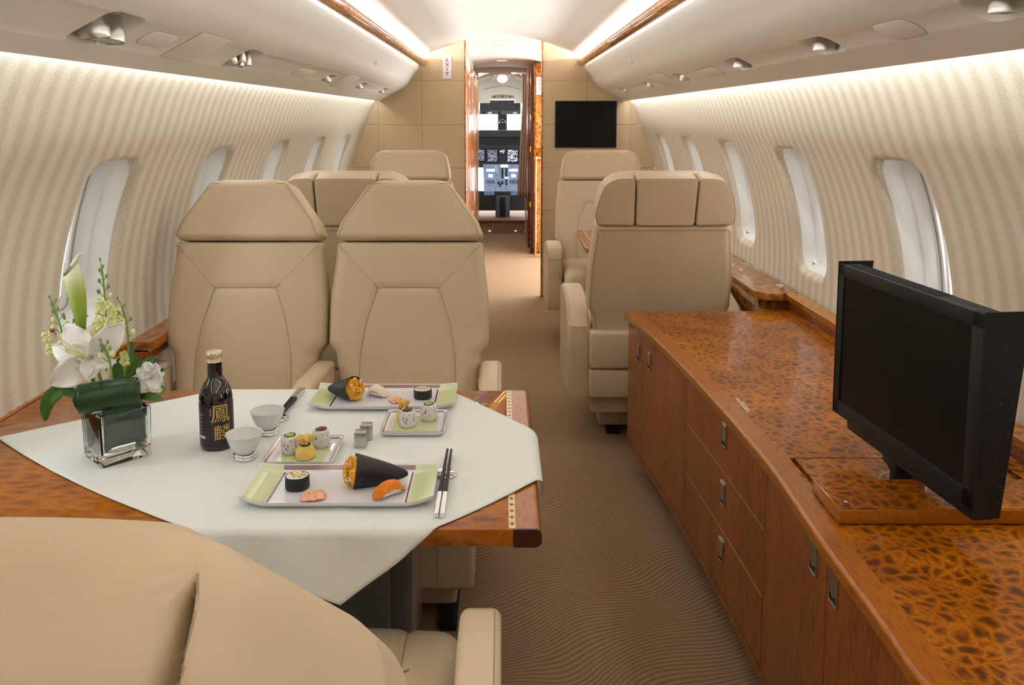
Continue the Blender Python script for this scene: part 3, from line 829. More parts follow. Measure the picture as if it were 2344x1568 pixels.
            ins = [(x*0.985+0.015*(sum(p[0] for p in out)/len(out)), z*0.985+0.015*(sum(p[1] for p in out)/len(out))) for x, z in out]
            b.tube([T @ Vector((x, hb-0.0016, z)) for x, z in ins+ins[:1]], 0.0011, 6, False)
            b.build(nm, None, root)
        pad(mid, 'headrest_pad')
        for sgn in (-1, 1):
            pts = [(cg+0.001, hz0)]
            ed = [(hh(z), z) for z in [hz0+(hz1-hz0)*q for q in (0.02, 0.15, 0.35, 0.55, 0.72)]]
            ed += [(0.232, hz1-0.030), (0.215, hz1-0.014), (0.192, hz1-0.004), (0.165, hz1)]
            pts += ed+[(cg+0.005, hz1)]
            if sgn < 0: pts = [(-x, z) for x, z in pts[::-1]]
            pad(pts, 'headrest_pad')
        b = MB(); b.box(-0.12, 0.02, hb-0.06, hb-0.02, hz0-0.006, hz0+0.004, mat4=T); b.build('headrest_bracket', 'black', root)
    else:
        pillow(mb, hh, hz0, hz1, hf, hb, 0.028, 0.02, 30, 30, T, crown=0.010, rtop=0.022)
        mb.use('leather_dark')
        pts = [(hh(hz0+0.014)-0.012, hz0+0.014)]
        for i in range(14):
            z = hz0+0.02+(hz1-0.034-hz0)*i/13; pts.append((hh(z)-0.013, z))
        pts += [(-x, z) for x, z in pts[::-1]]
        mb.tube([T @ Vector((x, hf-0.0006-0.010*(1-(x/hh(z))**2), z)) for x, z in pts], 0.0010, 6)
        mb.build('headrest', None, root)
    # ---- seat cushion: centre and two bolsters separated by seams
    mb = MB(); mb.use('leather')
    cw = inner-0.004
    def cush(x, y):
        z = 0.45+0.012*(1-(x/cw)**2)-0.02*max(0, (-y-0.36)/0.12)**2*1.0
        d = min(abs(abs(x)-(0.135-0.02*max(0, (-y-0.1)))) , 9)
        z -= 0.007*math.exp(-(d/0.008)**2)
        return z
    yf0 = -0.485
    rings = []
    NX = 44
    prof = []
    for k in range(7): a = PI/2*k/6; prof.append((yf0+0.045*(1-math.sin(a)) , 0.30+0.10+0.05*math.sin(0)-0.0, a))
    def ringat(y, drop):
        a = []
        for k in range(NX+1):
            x = -cw+2*cw*k/NX; e = max(0, (abs(x)-(cw-0.03))/0.03)
            a.append(Vector((x, y, cush(x, y)-drop-0.022*e*e)))
        a += [Vector((cw, y, 0.31)), Vector((-cw, y, 0.31))]
        return a
    rings = [ringat(yf0, 0.055), ringat(yf0+0.004, 0.034), ringat(yf0+0.013, 0.018), ringat(yf0+0.028, 0.007), ringat(yf0+0.05, 0.0)]
    for k in range(1, 24): rings.append(ringat(yf0+0.05+(0.485-0.05+0.02)*k/23, 0))
    mb.loft(rings); mb.use('leather_dark')
    for sgn in (-1, 1):
        mb.tube([Vector((sgn*(0.135-0.02*max(0, (-y-0.1))), y, cush(sgn*(0.135-0.02*max(0, (-y-0.1))), y)+0.0006)) for y in [-0.44+0.43*q/12 for q in range(13)]], 0.0011, 6)
    mb.build('seat_cushion', None, root)
    # ---- base shell, kick panel and pedestal
    mb = MB(); mb.use('leather')
    mb.box(-cw, cw, -0.465, 0.10, 0.125, 0.31, 0.012, 3)
    mb.use('leather_dark'); mb.box(-cw+0.20*0-0.0004, cw+0.0004, -0.4655, 0.1006, 0.302, 0.3035)
    for sgn in (-1, 1): mb.box(sgn*0.125-0.0006, sgn*0.125+0.0006, -0.4656, -0.46, 0.13, 0.305)
    mb.build('seat_base', None, root)
    mb = MB(); mb.use('leather'); q = cw+0.012
    mb.box(-q, q, 0.085, 0.16, 0.325, 0.475, 0.012, 3); mb.box(-q, q, 0.075, 0.155, 0.205, 0.322, 0.012, 3)
    mb.build('rear_kick_panel', None, root)
    mb = MB(); mb.use('leather'); mb.box(-cw+0.05, cw-0.05, -0.36, 0.0-0.04, 0.02, 0.13, 0.012, 3)
    mb.box(-cw+0.03, cw-0.03, -0.20, 0.03, 0.13, 0.21, 0.01, 3)
    mb.build('pedestal', None, root)
    for sx in (-1, 1):
        mb = MB(); mb.box(sx*0.15-0.022, sx*0.15+0.022, -0.44, -0.02, 0.0, 0.022, 0.004, 2); mb.box(sx*0.15-0.03, sx*0.15+0.03, -0.07, 0.0, 0.0, 0.016, 0.003, 2)
        mb.build('floor_track', 'black', root)
    # ---- arms
    for sgn, on in ((-1, arms[0]), (1, arms[1])):
        if not on: continue
        xi, xo = inner+0.003, inner+0.003+aw
        bk = 0.12 if not dbl else 0.06; zb = 0.50 if not dbl else 0.565
        side = [(bk, 0.205), (bk, zb-0.012), (bk-0.012, zb), (bk-0.10, 0.555 if not dbl else 0.575), (bk-0.22, 0.583), (-0.20, 0.588), (-0.28, 0.582), (-0.312, 0.567), (-0.326, 0.54), (-0.330, 0.50), (-0.318, 0.25), (-0.30, 0.212), (-0.28, 0.205)]
        sp = []
        n = len(side)
        for i in range(n):
            sp.append(side[i])
            a, b = side[i], side[(i+1) % n]
            if math.hypot(a[0]-b[0], a[1]-b[1]) > 0.1: sp += [(a[0]+(b[0]-a[0])*t, a[1]+(b[1]-a[1])*t) for t in (0.33, 0.66)]
        mb = MB(); mb.use('leather'); mb.slab(sp, min(sgn*xi, sgn*xo), max(sgn*xi, sgn*xo), 0.014, 4, axis='yz')
        mb.use('leather_dark')
        xx = sgn*(xo-0.003); 
        mb.tube([Vector((sgn*(xo-0.0095), y, z-0.0008)) for y, z in side[2:7]], 0.0010, 6)
        mb.tube([Vector((sgn*xi+sgn*0.006, -0.3305, 0.505)), Vector((sgn*xo-sgn*0.006, -0.3305, 0.505))], 0.0013, 6)
        a = mb.build('armrest', None, root)
        if not dbl and not segmented and sgn < 0 or (not dbl and not segmented and rear_detail):
            if sgn < 0:
                b = MB(); b.box(sgn*(xi+0.010)-0.009, sgn*(xi+0.010)+0.009, -0.337, -0.329, 0.40, 0.44, 0.003, 2); b.use('nickel'); b.box(sgn*(xi+0.010)-0.005, sgn*(xi+0.010)+0.005, -0.339, -0.336, 0.408, 0.424)
                b.mats[0] = b.mats[0]; b.build('arm_latch', None, a)
    return root
PIr = PI
make_seat('leather_seat', 'cream leather seat facing the camera across the laid table, on the aisle side', (-0.288, 2.44, 0), 0, group='seats around the laid table')
make_seat('leather_seat', 'cream leather seat facing the camera across the table, behind the dark bottle', (-0.790, 2.44, 0), 0, arms=(1, 0), group='seats around the laid table')
make_seat('leather_seat', 'cream leather seat in the foreground seen from behind, with a pinched slit in its headrest', (-0.288, 0.88, 0), PI, tilt=0.655, slit=True, group='seats around the laid table')
make_seat('leather_seat', 'wide leather seat with split headrest seen from behind, at the end of the wooden cabinet', (0.614, 3.33, 0), PI, 'single', segmented=True, group='wide single seats up front')
make_seat('leather_seat', 'wide split-headrest seat seen from behind, half hidden by the two table seats', (-0.583, 3.33, 0), PI, 'single', segmented=True, group='wide single seats up front')
make_seat('leather_seat', 'wide leather seat facing the camera under the bulkhead television', (0.610, 4.97, 0), 0, 'single', group='wide single seats up front')
make_seat('leather_seat', 'wide leather seat facing the camera against the front left bulkhead, mostly hidden', (-0.567, 4.97, 0), 0, 'single', group='wide single seats up front')

# ------------------------------------------------------------------ dining table and cloth
TZ = 0.650; TX0, TX1, TY0, TY1 = -1.092, 0.0645, 1.274, 1.959
root = thing('dining_table', 'glossy burl wood dining table with inlaid end, under the white cloth', 'table', (-0.5, 1.6, 0))
Lr = Vector((-0.5, 1.6, 0))
mb = MB(); mb.use('table_wood')
def rel(b): 
    for v in b.bm.verts: v.co -= Lr
mb.box(TX0, TX1-0.045, TY0, TY1, TZ-0.030, TZ, 0.004, 2); rel(mb); mb.build('tabletop', None, root)
mb = MB(); mb.use('edge_wood')
pr = [(TX1-0.0455, TZ), (TX1-0.044, TZ), (TX1-0.010, TZ), (TX1-0.008, TZ), (TX1-0.003, TZ-0.003), (TX1, TZ-0.010), (TX1, TZ-0.022), (TX1-0.004, TZ-0.028), (TX1-0.012, TZ-0.0305), (TX1-0.0455, TZ-0.0305)]
mb.sweep(pr, TY0+0.004, TY1-0.004); mb.use('dark_wood'); pr2 = [(x, z+(0.0002 if z > TZ-0.005 else 0)) for x, z in pr]
mb.sweep(pr2, TY0-0.001, TY0+0.0045); mb.sweep(pr2, TY1-0.0045, TY1+0.001); rel(mb); mb.build('end_board', None, root)
mb = MB(); mb.use('inlay'); xs = 0.0165
mb.box(xs-0.0055, xs+0.0055, TY0+0.003, TY1-0.003, TZ-0.002, TZ+0.0003)
mb.use('dark_wood'); y = TY0+0.018
while y < TY1-0.01:
    vs = [mb.v((xs+dx*0.0042, y+dy*0.0055, TZ+0.0005)) for dx, dy in ((0, -1), (1, 0), (0, 1), (-1, 0))]; f = mb.f(vs); y += 0.0225
rel(mb); mb.build('inlay_strip', None, root, flat=True)
mb = MB(); mb.use('pedestal')
mb.box(-0.52, -0.215, 1.50, 1.75, 0.0, TZ-0.03, 0.01, 3); mb.box(-0.235, -0.175, 1.53, 1.72, 0.0, TZ-0.035, 0.012, 3); rel(mb); mb.build('pedestal', None, root)
mb = MB(); mb.use('edge_wood'); mb.box(-0.86, -0.858, TY0+0.005, TY1-0.005, TZ-0.001, TZ+0.0003); rel(mb); mb.build('leaf_joint', None, root)

# white cloth: a square laid askew, folding down over three edges
def line_x(p, q, r, s):
    d = (p[0]-q[0])*(r[1]-s[1])-(p[1]-q[1])*(r[0]-s[0])
    a = p[0]*q[1]-p[1]*q[0]; b = r[0]*s[1]-r[1]*s[0]
    return ((a*(r[0]-s[0])-(p[0]-q[0])*b)/d, (a*(r[1]-s[1])-(p[1]-q[1])*b)/d)
cL = (-1.040, 1.652); cB = line_x((-0.948, 1.744), (-0.751, 1.953), (-0.115, 1.953), (0.062, 1.798))
cR = (0.148, 1.575)
cF = (-0.245, 1.172)
cB = (-0.37, 2.20)
quad = [cL, cF, cR, cB]
def edge_pts(a, b, bow, n):
    out = []
    d = Vector((b[0]-a[0], b[1]-a[1])); nn = Vector((-d.y, d.x)).normalized()
    for i in range(n+1):
        t = i/n; p = Vector(a)+d*t+nn*bow*4*t*(1-t); out.append(p)
    return out
eLF = edge_pts(cL, (-0.36, 1.165), -0.035, 60); eFR = edge_pts((-0.255, 1.150), cR, -0.012, 60)
mb = MB(); mb.use('cloth')
NU = 110
def cloth_uv(u, v):
    # bilinear over a slightly bowed quad: u along L->B / F->R , v along L->F / B->R
    A, Bq, C, D = Vector(cL), Vector(cB), Vector((0.150, 1.56)), Vector((-0.26, 1.148))
    p = A*(1-u)*(1-v)+Bq*u*(1-v)+C*u*v+D*(1-u)*v
    # outline corrections so that edges pass where the cloth lies
    bow = 4*v*(1-v)*(1-u)**3; p += Vector((-0.018, -0.030))*bow
    bow2 = 4*u*(1-u)*v**3; p += Vector((0.030, -0.022))*bow2*0.6
    bow3 = 4*v*(1-v)*u**3; p += Vector((0.022, 0.020))*bow3
    bow4 = 4*u*(1-u)*(1-v)**3; p += Vector((0.0, 0.03))*bow4*0.4
    return p
CT = TZ+0.0016
def drape(u, v):
    p = cloth_uv(u, v); x, y = p.x, p.y
    wob = 0.0006*noise.noise(Vector((x*9, y*9, 0)))+0.0008*noise.noise(Vector((x*3, y*22, 4)))
    # fold creases
    for cx, ang, hgt in ((-0.60, 0.9, 0.0010), (-0.05, -0.7, 0.0012), (-0.33, 0.1, 0.0009)):
        dd = (x-cx)*math.cos(ang)+(y-1.6)*math.sin(ang); wob += hgt*math.exp(-(dd/0.006)**2)
    z = CT+0.0008+wob; r = 0.010
    def fold(over):
        if over <= 0: return 0, 0
        L = r*PI/2
        if over < L: a = over/r; return r*math.sin(a), r*(1-math.cos(a))
        return r, r+(over-L)
    ox, oz = 0, 0
    if y < TY0+0.004:
        h, dz = fold(TY0+0.004-y); k = dz*0.12
        oy = TY0+0.004-h-k*0.4-0.006*math.sin(x*38+1)*min(1, dz/0.05)*0.8; z -= dz; y = oy-0.002*min(1, dz/0.01)
    elif y > TY1-0.004:
        h, dz = fold(y-(TY1-0.004)); z -= min(dz, 0.16); y = TY1-0.004+h
    if x > TX1-0.004:
        h, dz = fold(x-(TX1-0.004)); z -= dz; x = TX1-0.004+h+0.003*min(1, dz/0.01)+0.08*dz
    return Vector((x, y, z))
mb.grid(lambda u, v: drape(u, v), NU, NU)
cl = mb.build('tablecloth', None, ang=180)
sm = cl.modifiers.new('thickness', 'SOLIDIFY'); sm.thickness = 0.0007; sm.offset = 1
tag(cl, 'crisp white linen cloth laid askew over the dining table with corners hanging down', 'tablecloth')
# ------------------------------------------------------------------ things on the table
CZ = CT+0.0022     # top of the cloth
def rel_to(mb, L):
    for v in mb.bm.verts: v.co -= Vector(L)
# --- large rectangular plates: two upturned ends
def big_plate(cx, cy, label, rz=0.0):
    root = thing('serving_plate', label, 'plate', (cx, cy, CZ), rz, 'long serving plates')
    hx, hy = 0.150, 0.066
    def prof_pt(u, v):          # u,v in -1..1
        tx = abs(u); ty = v
        x = u*0.165; y = v*0.078*(1-0.13*max(0, (tx-0.75)/0.25)**1.5)
        ex = max(0, (tx-0.72)/0.28); ey = max(0, (abs(v)-0.84)/0.16)
        z = 0.004+0.010*ex**1.4+0.010*ey**1.2*(1-0.3*ex)
        return x, y, z
    def patch(mb, u0, u1, v0, v1, nu, nv, dz=0.0):
        mb.grid(lambda a, b: Vector((lambda q: (q[0], q[1], q[2]+dz))(prof_pt(u0+(u1-u0)*a, v0+(v1-v0)*b))), nu, nv)
    mb = MB(); mb.use('porcelain')
    nu, nv = 40, 20
    top = [[Vector(prof_pt(-1+2*i/nu, -1+2*j/nv)) for j in range(nv+1)] for i in range(nu+1)]
    vt = [[mb.v(p) for p in r] for r in top]
    vb = [[mb.v((p.x*0.985, p.y*0.97, max(0.0, p.z-0.0055))) for p in r] for r in top]
    for i in range(nu):
        for j in range(nv):
            mb.f([vt[i][j], vt[i+1][j], vt[i+1][j+1], vt[i][j+1]]); mb.f([vb[i][j], vb[i][j+1], vb[i+1][j+1], vb[i+1][j]])
    for i in range(nu):
        mb.f([vt[i][0], vb[i][0], vb[i+1][0], vt[i+1][0]]); mb.f([vt[i][nv], vt[i+1][nv], vb[i+1][nv], vb[i][nv]])
    for j in range(nv):
        mb.f([vt[0][j], vt[0][j+1], vb[0][j+1], vb[0][j]]); mb.f([vt[nu][j], vb[nu][j], vb[nu][j+1], vt[nu][j+1]])
    mb.build('dish', None, root)
    for s in (-1, 1):
        mb = MB(); patch(mb, s*0.74, s*0.985, -0.96, 0.96, 10, 14, 0.0004); mb.build('green_band', 'green_glaze', root)
        mb = MB(); patch(mb, s*0.705, s*0.725, -0.84, 0.84, 2, 14, 0.0005); mb.build('metallic_line', 'brown_line', root)
    mb = MB(); patch(mb, -0.74, 0.74, 0.85, 0.975, 24, 4, 0.0005); mb.build('taupe_rim', 'mauve_glaze', root)
    return root
big_plate(-0.282, 1.408, 'long white and pale green plate nearest the foreground seat')
big_plate(-0.272, 1.875, 'long white and pale green plate at the far edge of the table')
def small_plate(cx, cy, label, rz=0.0):
    root = thing('square_plate', label, 'plate', (cx, cy, CZ), rz, 'small square plates')
    mb = MB(); mb.use('porcelain')
    pr = [(0.050, 0.0), (0.060, 0.002), (0.0655, 0.010), (0.067, 0.0125), (0.065, 0.0128), (0.058, 0.0055), (0.052, 0.0045), (0.0001, 0.0045)]
    mb.loft([[Vector((x, y, z)) for x, y in rrect(a, a, min(0.006, a*0.9), 4)] for a, z in pr])
    mb.build('dish', None, root)
    mb = MB(); mb.loft([[Vector((x, y, z)) for x, y in rrect(a, a, 0.005, 4)] for a, z in ((0.0660, 0.0133), (0.0600, 0.0080))], True, False, False); mb.build('platinum_rim', 'mauve_glaze', root)
    mb = MB(); mb.loft([[Vector((x, y, z)) for x, y in rrect(a, a, 0.001, 2)] for a, z in ((0.046, 0.0046), (0.0458, 0.0051))], True, False, True); mb.build('green_centre', 'green_glaze', root)
    return root
small_plate(-0.386, 1.563, 'small square plate with the yellow pouch in front, beside the two white cups')
small_plate(-0.185, 1.715, 'small square plate between the far long plate and the steel cubes')
PZ = CZ+0.0046; PZB = CZ+0.0042
# --- food
def hand_roll(mouth, tip, rad, label):
    mouth, tip = Vector(mouth), Vector(tip); d = (tip-mouth); L = d.length
    q = d.to_track_quat('Z', 'Y').to_matrix().to_4x4(); root = thing('hand_roll', label, 'sushi', mouth, 0, 'seaweed hand rolls')
    mb = MB(); rings = []
    for k in range(15):
        t = k/14; r = rad*(1-t)**0.72*(1+0.02)+0.0035
        rings.append([q @ Vector((r*math.cos(a)*(1+0.05*math.sin(3*a+t*5)), r*math.sin(a)*(1+0.04*math.sin(2*a)), t*L)) for a in [2*PI*i/28 for i in range(28)]])
    mb.loft(rings, True, False, True); mb.build('seaweed_wrap', 'nori', root)
    rnd = random.Random(int(L*1e5)); mb = MB(); mb.use('tobiko')
    mb.ball(q @ Vector((0, 0, 0.004)), rad*0.96, 3, (1, 1, 0.75), mat4=q.to_3x3().to_4x4(), jit=0.3)
    for i in range(150):
        a = rnd.random()*2*PI; rr = rad*0.95*math.sqrt(rnd.random()); h = -0.006-rad*0.62*math.sqrt(max(0, 1-(rr/rad)**2))+0.004
        mb.use('tobiko' if rnd.random() > 0.12 else 'rice')
        mb.ball(q @ Vector((rr*math.cos(a), rr*math.sin(a), h)), rnd.uniform(0.0016, 0.0034), 1, (1, 1, rnd.uniform(0.6, 1.3)))
    mb.build('crumb_filling', None, root)
    mb = MB()
    for i in range(4):
        p = Vector((rad*rnd.uniform(-0.7, 0.1), -rad*0.55+i*rad*0.08, -0.016)); mb.tube([q @ p, q @ (p+Vector((rad*0.1, 0, 0.03)))], 0.0036, 8)
    mb.build('cucumber_sticks', 'avocado', root)
    return root
hand_roll((-0.262, 1.418, PZ+0.0255), (-0.170, 1.438, PZ+0.012), 0.0265, 'dark seaweed hand roll with orange crumb filling facing left, on the near long plate')
hand_roll((-0.342, 1.868, PZ+0.025), (-0.410, 1.905, PZ+0.014), 0.026, 'dark seaweed hand roll with orange crumb filling facing right, on the far long plate')
def futomaki(x, y, r, h, label):
    root = thing('maki_roll', label, 'sushi', (x, y, PZ), 0, 'thick seaweed rolls')
    wob = lambda a, k: 0.04*math.sin(2*a+1)+0.02*math.sin(5*a)
    mb = MB(); mb.lathe([(r*0.96, 0), (r, 0.002), (r*1.0, h*0.5), (r*0.98, h-0.001), (r*0.93, h+0.0004), (r*0.90, h-0.001)], 30, wob=wob, cap1=False); mb.build('seaweed_wrap', 'nori', root)
    mb = MB(); mb.lathe([(r*0.92, h-0.001), (r*0.80, h+0.0012), (r*0.4, h+0.0012), (0.0003, h+0.001)], 30, wob=wob, cap0=False); mb.build('rice_ring', 'rice', root)
    rnd = random.Random(int(x*1e4)); mb = MB()
    for i in range(60):
        a = rnd.random()*2*PI; rr = r*0.68*math.sqrt(rnd.random()); mb.use(rnd.choice(['tobiko', 'avocado', 'brown_fill', 'tobiko', 'rice']))
        mb.ball((rr*math.cos(a), rr*math.sin(a), h+0.001), rnd.uniform(0.0012, 0.0026), 1)
    mb.build('filling', None, root); return root
futomaki(-0.362, 1.408, 0.0205, 0.0225, 'thick round seaweed roll on the near long plate, left end')
futomaki(-0.185, 1.882, 0.0205, 0.0205, 'thick round seaweed roll on the far long plate, right end')
def ginger(x, y, label, sc=1.0):
    rnd = random.Random(int(y*1e4)); mb = MB()
    for i in range(11):
        a0 = rnd.random()*6.28; r0 = rnd.uniform(0.002, 0.014)*sc; cx, cy = x+r0*math.cos(a0), y+r0*math.sin(a0); a = rnd.random()*6.28
        hgt = rnd.uniform(0.003, 0.010)*sc; w_, l_ = 0.007*sc, 0.011*sc; ph = rnd.random()*6
        mb.grid(lambda u, v: Vector((cx+((u-0.5)*2*l_)*math.cos(a)-((v-0.5)*2*w_)*math.sin(a), cy+((u-0.5)*2*l_)*math.sin(a)+((v-0.5)*2*w_)*math.cos(a),
                 PZ+0.0012+max(0, hgt*math.sin(PI*u)*math.sin(PI*(0.15+0.7*v))+0.0018*math.sin(9*u+ph)*math.sin(5*v)))), 10, 6)
    rel_to(mb, (x, y, PZ)); o = mb.build('pickled_ginger', 'ginger', ang=80); o.location = (x, y, PZ)
    s = o.modifiers.new('t', 'SOLIDIFY'); s.thickness = 0.0007; s.offset = 1
    return tag(o, label, 'ginger', 'pickled ginger heaps')
ginger(-0.322, 1.368, 'small pink heap of pickled ginger on the near long plate')
ginger(-0.247, 1.857, 'small pink heap of pickled ginger on the far long plate', 0.85)
def nigiri(p, ang, fish, label, L=0.052):
    root = thing('nigiri', label, 'sushi', (p[0], p[1], PZ), ang, 'nigiri pieces')
    mb = MB(); mb.use('rice'); rings = []
    for k in range(13):
        t = k/12; x = (t-0.5)*L*0.86; r = 0.0125*math.sqrt(max(0.02, 1-(2*t-1)**4))
        rings.append([Vector((x, r*math.cos(a)*1.0, 0.009+0.009*math.sin(a)*(r/0.0125))) for a in [2*PI*i/18 for i in range(18)]])
    mb.loft(rings); rnd = random.Random(5)
    for i in range(90):
        a = rnd.random()*2*PI; x = rnd.uniform(-0.4, 0.4)*L; mb.ball((x, 0.012*math.cos(a), 0.009+0.008*math.sin(a)), 0.0019, 1, (1.6, 1, 1))
    mb.build('rice_bed', None, root)
    mb = MB(); rings = []
    for k in range(17):
        t = k/16; x = (t-0.5)*L*1.18; s = max(0.12, (1-(2*t-1)**4)**0.5)
        top = 0.0215-0.0185*abs(2*t-1)**2.4
        rings.append([Vector((x, 0.0150*s*math.cos(a), top+0.0042*s*math.sin(a)-0.007*(math.cos(a)**2)*s)) for a in [2*PI*i/18 for i in range(18)]])
    mb.loft(rings); mb.build('fish_slice', fish, root); return root
nigiri((-0.196, 1.380), 0.75, 'salmon', 'orange salmon nigiri on the near long plate, right end', 0.056)
nigiri((-0.293, 1.895), -0.5, 'whitefish', 'pale white fish nigiri beside the hand roll on the far long plate', 0.048)
def uramaki(x, y, label, top, r=0.0175, h=0.036):
    root = thing('rice_roll', label, 'sushi', (x, y, PZ), 0, 'sesame rice rolls')
    wob = lambda a, k: 0.05*math.sin(3*a+x*60)+0.02*math.sin(7*a+k)
    mb = MB(); mb.lathe([(r*0.82, 0), (r*0.98, 0.003), (r*1.03, h*0.3), (r, h*0.7), (r*0.95, h-0.003), (r*0.8, h), (r*0.5, h-0.001), (0.0003, h-0.001)], 30, wob=wob)
    mb.build('sesame_rice', 'sesame', root)
    mb = MB(); mb.lathe([(r*0.62, h-0.003), (r*0.60, h+0.001), (r*0.5, h+0.0005)], 24, cap0=False, cap1=False, wob=lambda a, k: 0.12*math.sin(2*a)); mb.build('seaweed_ring', 'nori', root)
    rnd = random.Random(int(abs(x)*1e4)); mb = MB(); mb.lathe([(r*0.57, h-0.002), (r*0.4, h+0.0008), (0.0003, h+0.001)], 20, cap0=False)
    for i in range(14):
        a = rnd.random()*6.28; q = r*0.42*math.sqrt(rnd.random()); mb.ball((q*math.cos(a), q*math.sin(a), h+0.001), 0.0018, 1)
    mb.build('filling', top, root); return root
uramaki(-0.413, 1.560, 'sesame rice roll with green filling, left of the yellow pouch by the cups', 'avocado')
uramaki(-0.359, 1.592, 'sesame rice roll with brown filling, behind the yellow pouch by the cups', 'brown_fill')
uramaki(-0.200, 1.700, 'sesame rice roll with brown filling in front of a pouch on the far small plate', 'brown_fill')
uramaki(-0.158, 1.738, 'sesame rice roll with green filling on the far small plate, right side', 'avocado')
def pouch(x, y, label, r=0.0195):
    root = thing('bean_curd_pouch', label, 'sushi', (x, y, PZ), 0, 'yellow tied pouches')
    wob = lambda a, k: (0.06*math.sin(9*a)) if k > 3 else 0.03*math.sin(5*a)
    mb = MB(); mb.lathe([(r*0.55, 0), (r*0.92, 0.002), (r*1.0, 0.009), (r*0.93, 0.017), (r*0.66, 0.024), (r*0.42, 0.0275), (r*0.38, 0.030)], 36, wob=wob); mb.build('pouch_body', 'tofu', root)
    mb = MB(); mb.lathe([(r*0.40, 0.029), (r*0.56, 0.036), (r*0.72, 0.042), (r*0.66, 0.043), (r*0.3, 0.035), (0.0005, 0.034)], 36, wob=lambda a, k: 0.28*math.sin(5*a+k*0.5)+0.15*math.sin(11*a)); mb.build('frilled_top', 'tofu', root)
    mb = MB(); pts = [(r*0.47*math.cos(2*PI*i/20), r*0.47*math.sin(2*PI*i/20), 0.0285+0.001*math.sin(2*PI*i/20)) for i in range(21)]; mb.tube(pts, 0.0018, 6, False); mb.build('seaweed_tie', 'nori', root)
    return root
pouch(-0.378, 1.536, 'yellow bean curd pouch tied with seaweed, front of the small plate by the cups')
pouch(-0.213, 1.735, 'yellow bean curd pouch partly hidden behind a rice roll on the far small plate', 0.016)
# --- sake cups on chrome rings
def sake_cup(x, y, label):
    root = thing('sake_cup', label, 'cup', (x, y, CZ), 0, 'white ribbed cups')
    mb = MB()
    pr = [(0.004, 0.0115), (0.016, 0.0125), (0.0235, 0.021), (0.0295, 0.033), (0.0345, 0.049), (0.0352, 0.0505), (0.0338, 0.0503), (0.0325, 0.046), (0.027, 0.032), (0.021, 0.022), (0.012, 0.0165), (0.0003, 0.0155)]
    mb.lathe(pr, 48, wob=lambda a, k: (0.035*abs(math.sin(4*a)) if 7 < k < 10 else 0)); mb.build('bowl', 'bowl', root)
    for zz, rr, ty in ((0.0035, 0.0185, 0.1), (0.0098, 0.0185, -0.12)):
        mb = MB(); pts = [(rr*math.cos(2*PI*i/32), rr*math.sin(2*PI*i/32), zz+0.0012*math.sin(2*PI*i/32*2)) for i in range(33)]
        mb.tube(pts, 0.0033, 10, False); mb.build('chrome_ring', 'chrome', root)
    return root
sake_cup(-0.497, 1.545, 'ribbed white sake cup on chrome rings, nearer of the two cups')
sake_cup(-0.488, 1.672, 'ribbed white sake cup on chrome rings, farther of the two cups')
# --- steel salt and pepper cubes
def cube_shaker(x, y, label):
    mb = MB(); mb.use('nickel'); mb.box(-0.0115, 0.0115, -0.0115, 0.0115, 0.0, 0.031, 0.0008, 2)
    mb.use('black_dark')
    for i in range(3): mb.lathe([(0.0006, 0.0311), (0.0001, 0.03115)], 8, c=((i-1)*0.003, 0, 0))
    o = mb.build('shaker', None); o.location = (x, y, CZ); return tag(o, label, 'shaker', 'brushed steel cube shakers')
cube_shaker(-0.283, 1.606, 'brushed steel cube shaker, nearer of the pair'); cube_shaker(-0.278, 1.645, 'brushed steel cube shaker, farther of the pair')
# --- chopsticks and rests
def rest(x, y, label):
    root = thing('chopstick_rest', label, 'chopstick rest', (x, y, CZ), 0, 'chrome chopstick rests')
    mb = MB(); mb.lathe([(0.0165, 0), (0.0195, 0.001), (0.0205, 0.004), (0.019, 0.0062), (0.014, 0.0056), (0.0003, 0.0050)], 36); mb.build('dished_base', 'chrome', root)
    mb = MB(); mb.box(-0.017, 0.017, -0.0035, 0.0035, 0.0045, 0.0078, 0.0015, 2); mb.build('bridge', 'chrome', root); return root
rest(-0.104, 1.468, 'round chrome rest under the chopsticks near the inlaid table end'); rest(-0.485, 1.752, 'round chrome rest under the chopsticks behind the white cups')
def chopstick(p0, p1, label, grp):
    p0, p1 = Vector(p0), Vector(p1); d = (p1-p0); L = d.length; q = d.to_track_quat('Z', 'Y').to_matrix().to_4x4()
    root = thing('chopstick', label, 'chopstick', p0, 0, grp)
    def sec(t, r): return [q @ Vector((a*r, b*r, t*L)) for a, b in rrect(1, 1, 0.3, 2)]
    mb = MB(); mb.loft([sec(0.30, 0.0036), sec(1.0, 0.0021)]); mb.build('lacquer_shaft', 'chop', root)
    mb = MB(); mb.loft([sec(0.0, 0.0040), sec(0.30, 0.0037)]); mb.build('chrome_handle', 'chrome', root)
z0, z1 = CZ+0.0045, CZ+0.0125
chopstick((-0.1085, 1.305, z0), (-0.1060, 1.558, z1), 'dark chopstick with chrome end on the near rest, left one', 'near chopsticks')
chopstick((-0.0985, 1.305, z0), (-0.0985, 1.556, z1), 'dark chopstick with chrome end on the near rest, right one', 'near chopsticks')
chopstick((-0.4870, 1.945, z0), (-0.4900, 1.700, z1), 'dark chopstick on the far rest beside the far long plate, left one', 'far chopsticks')
chopstick((-0.4785, 1.943, z0), (-0.4820, 1.700, z1), 'dark chopstick on the far rest beside the far long plate, right one', 'far chopsticks')
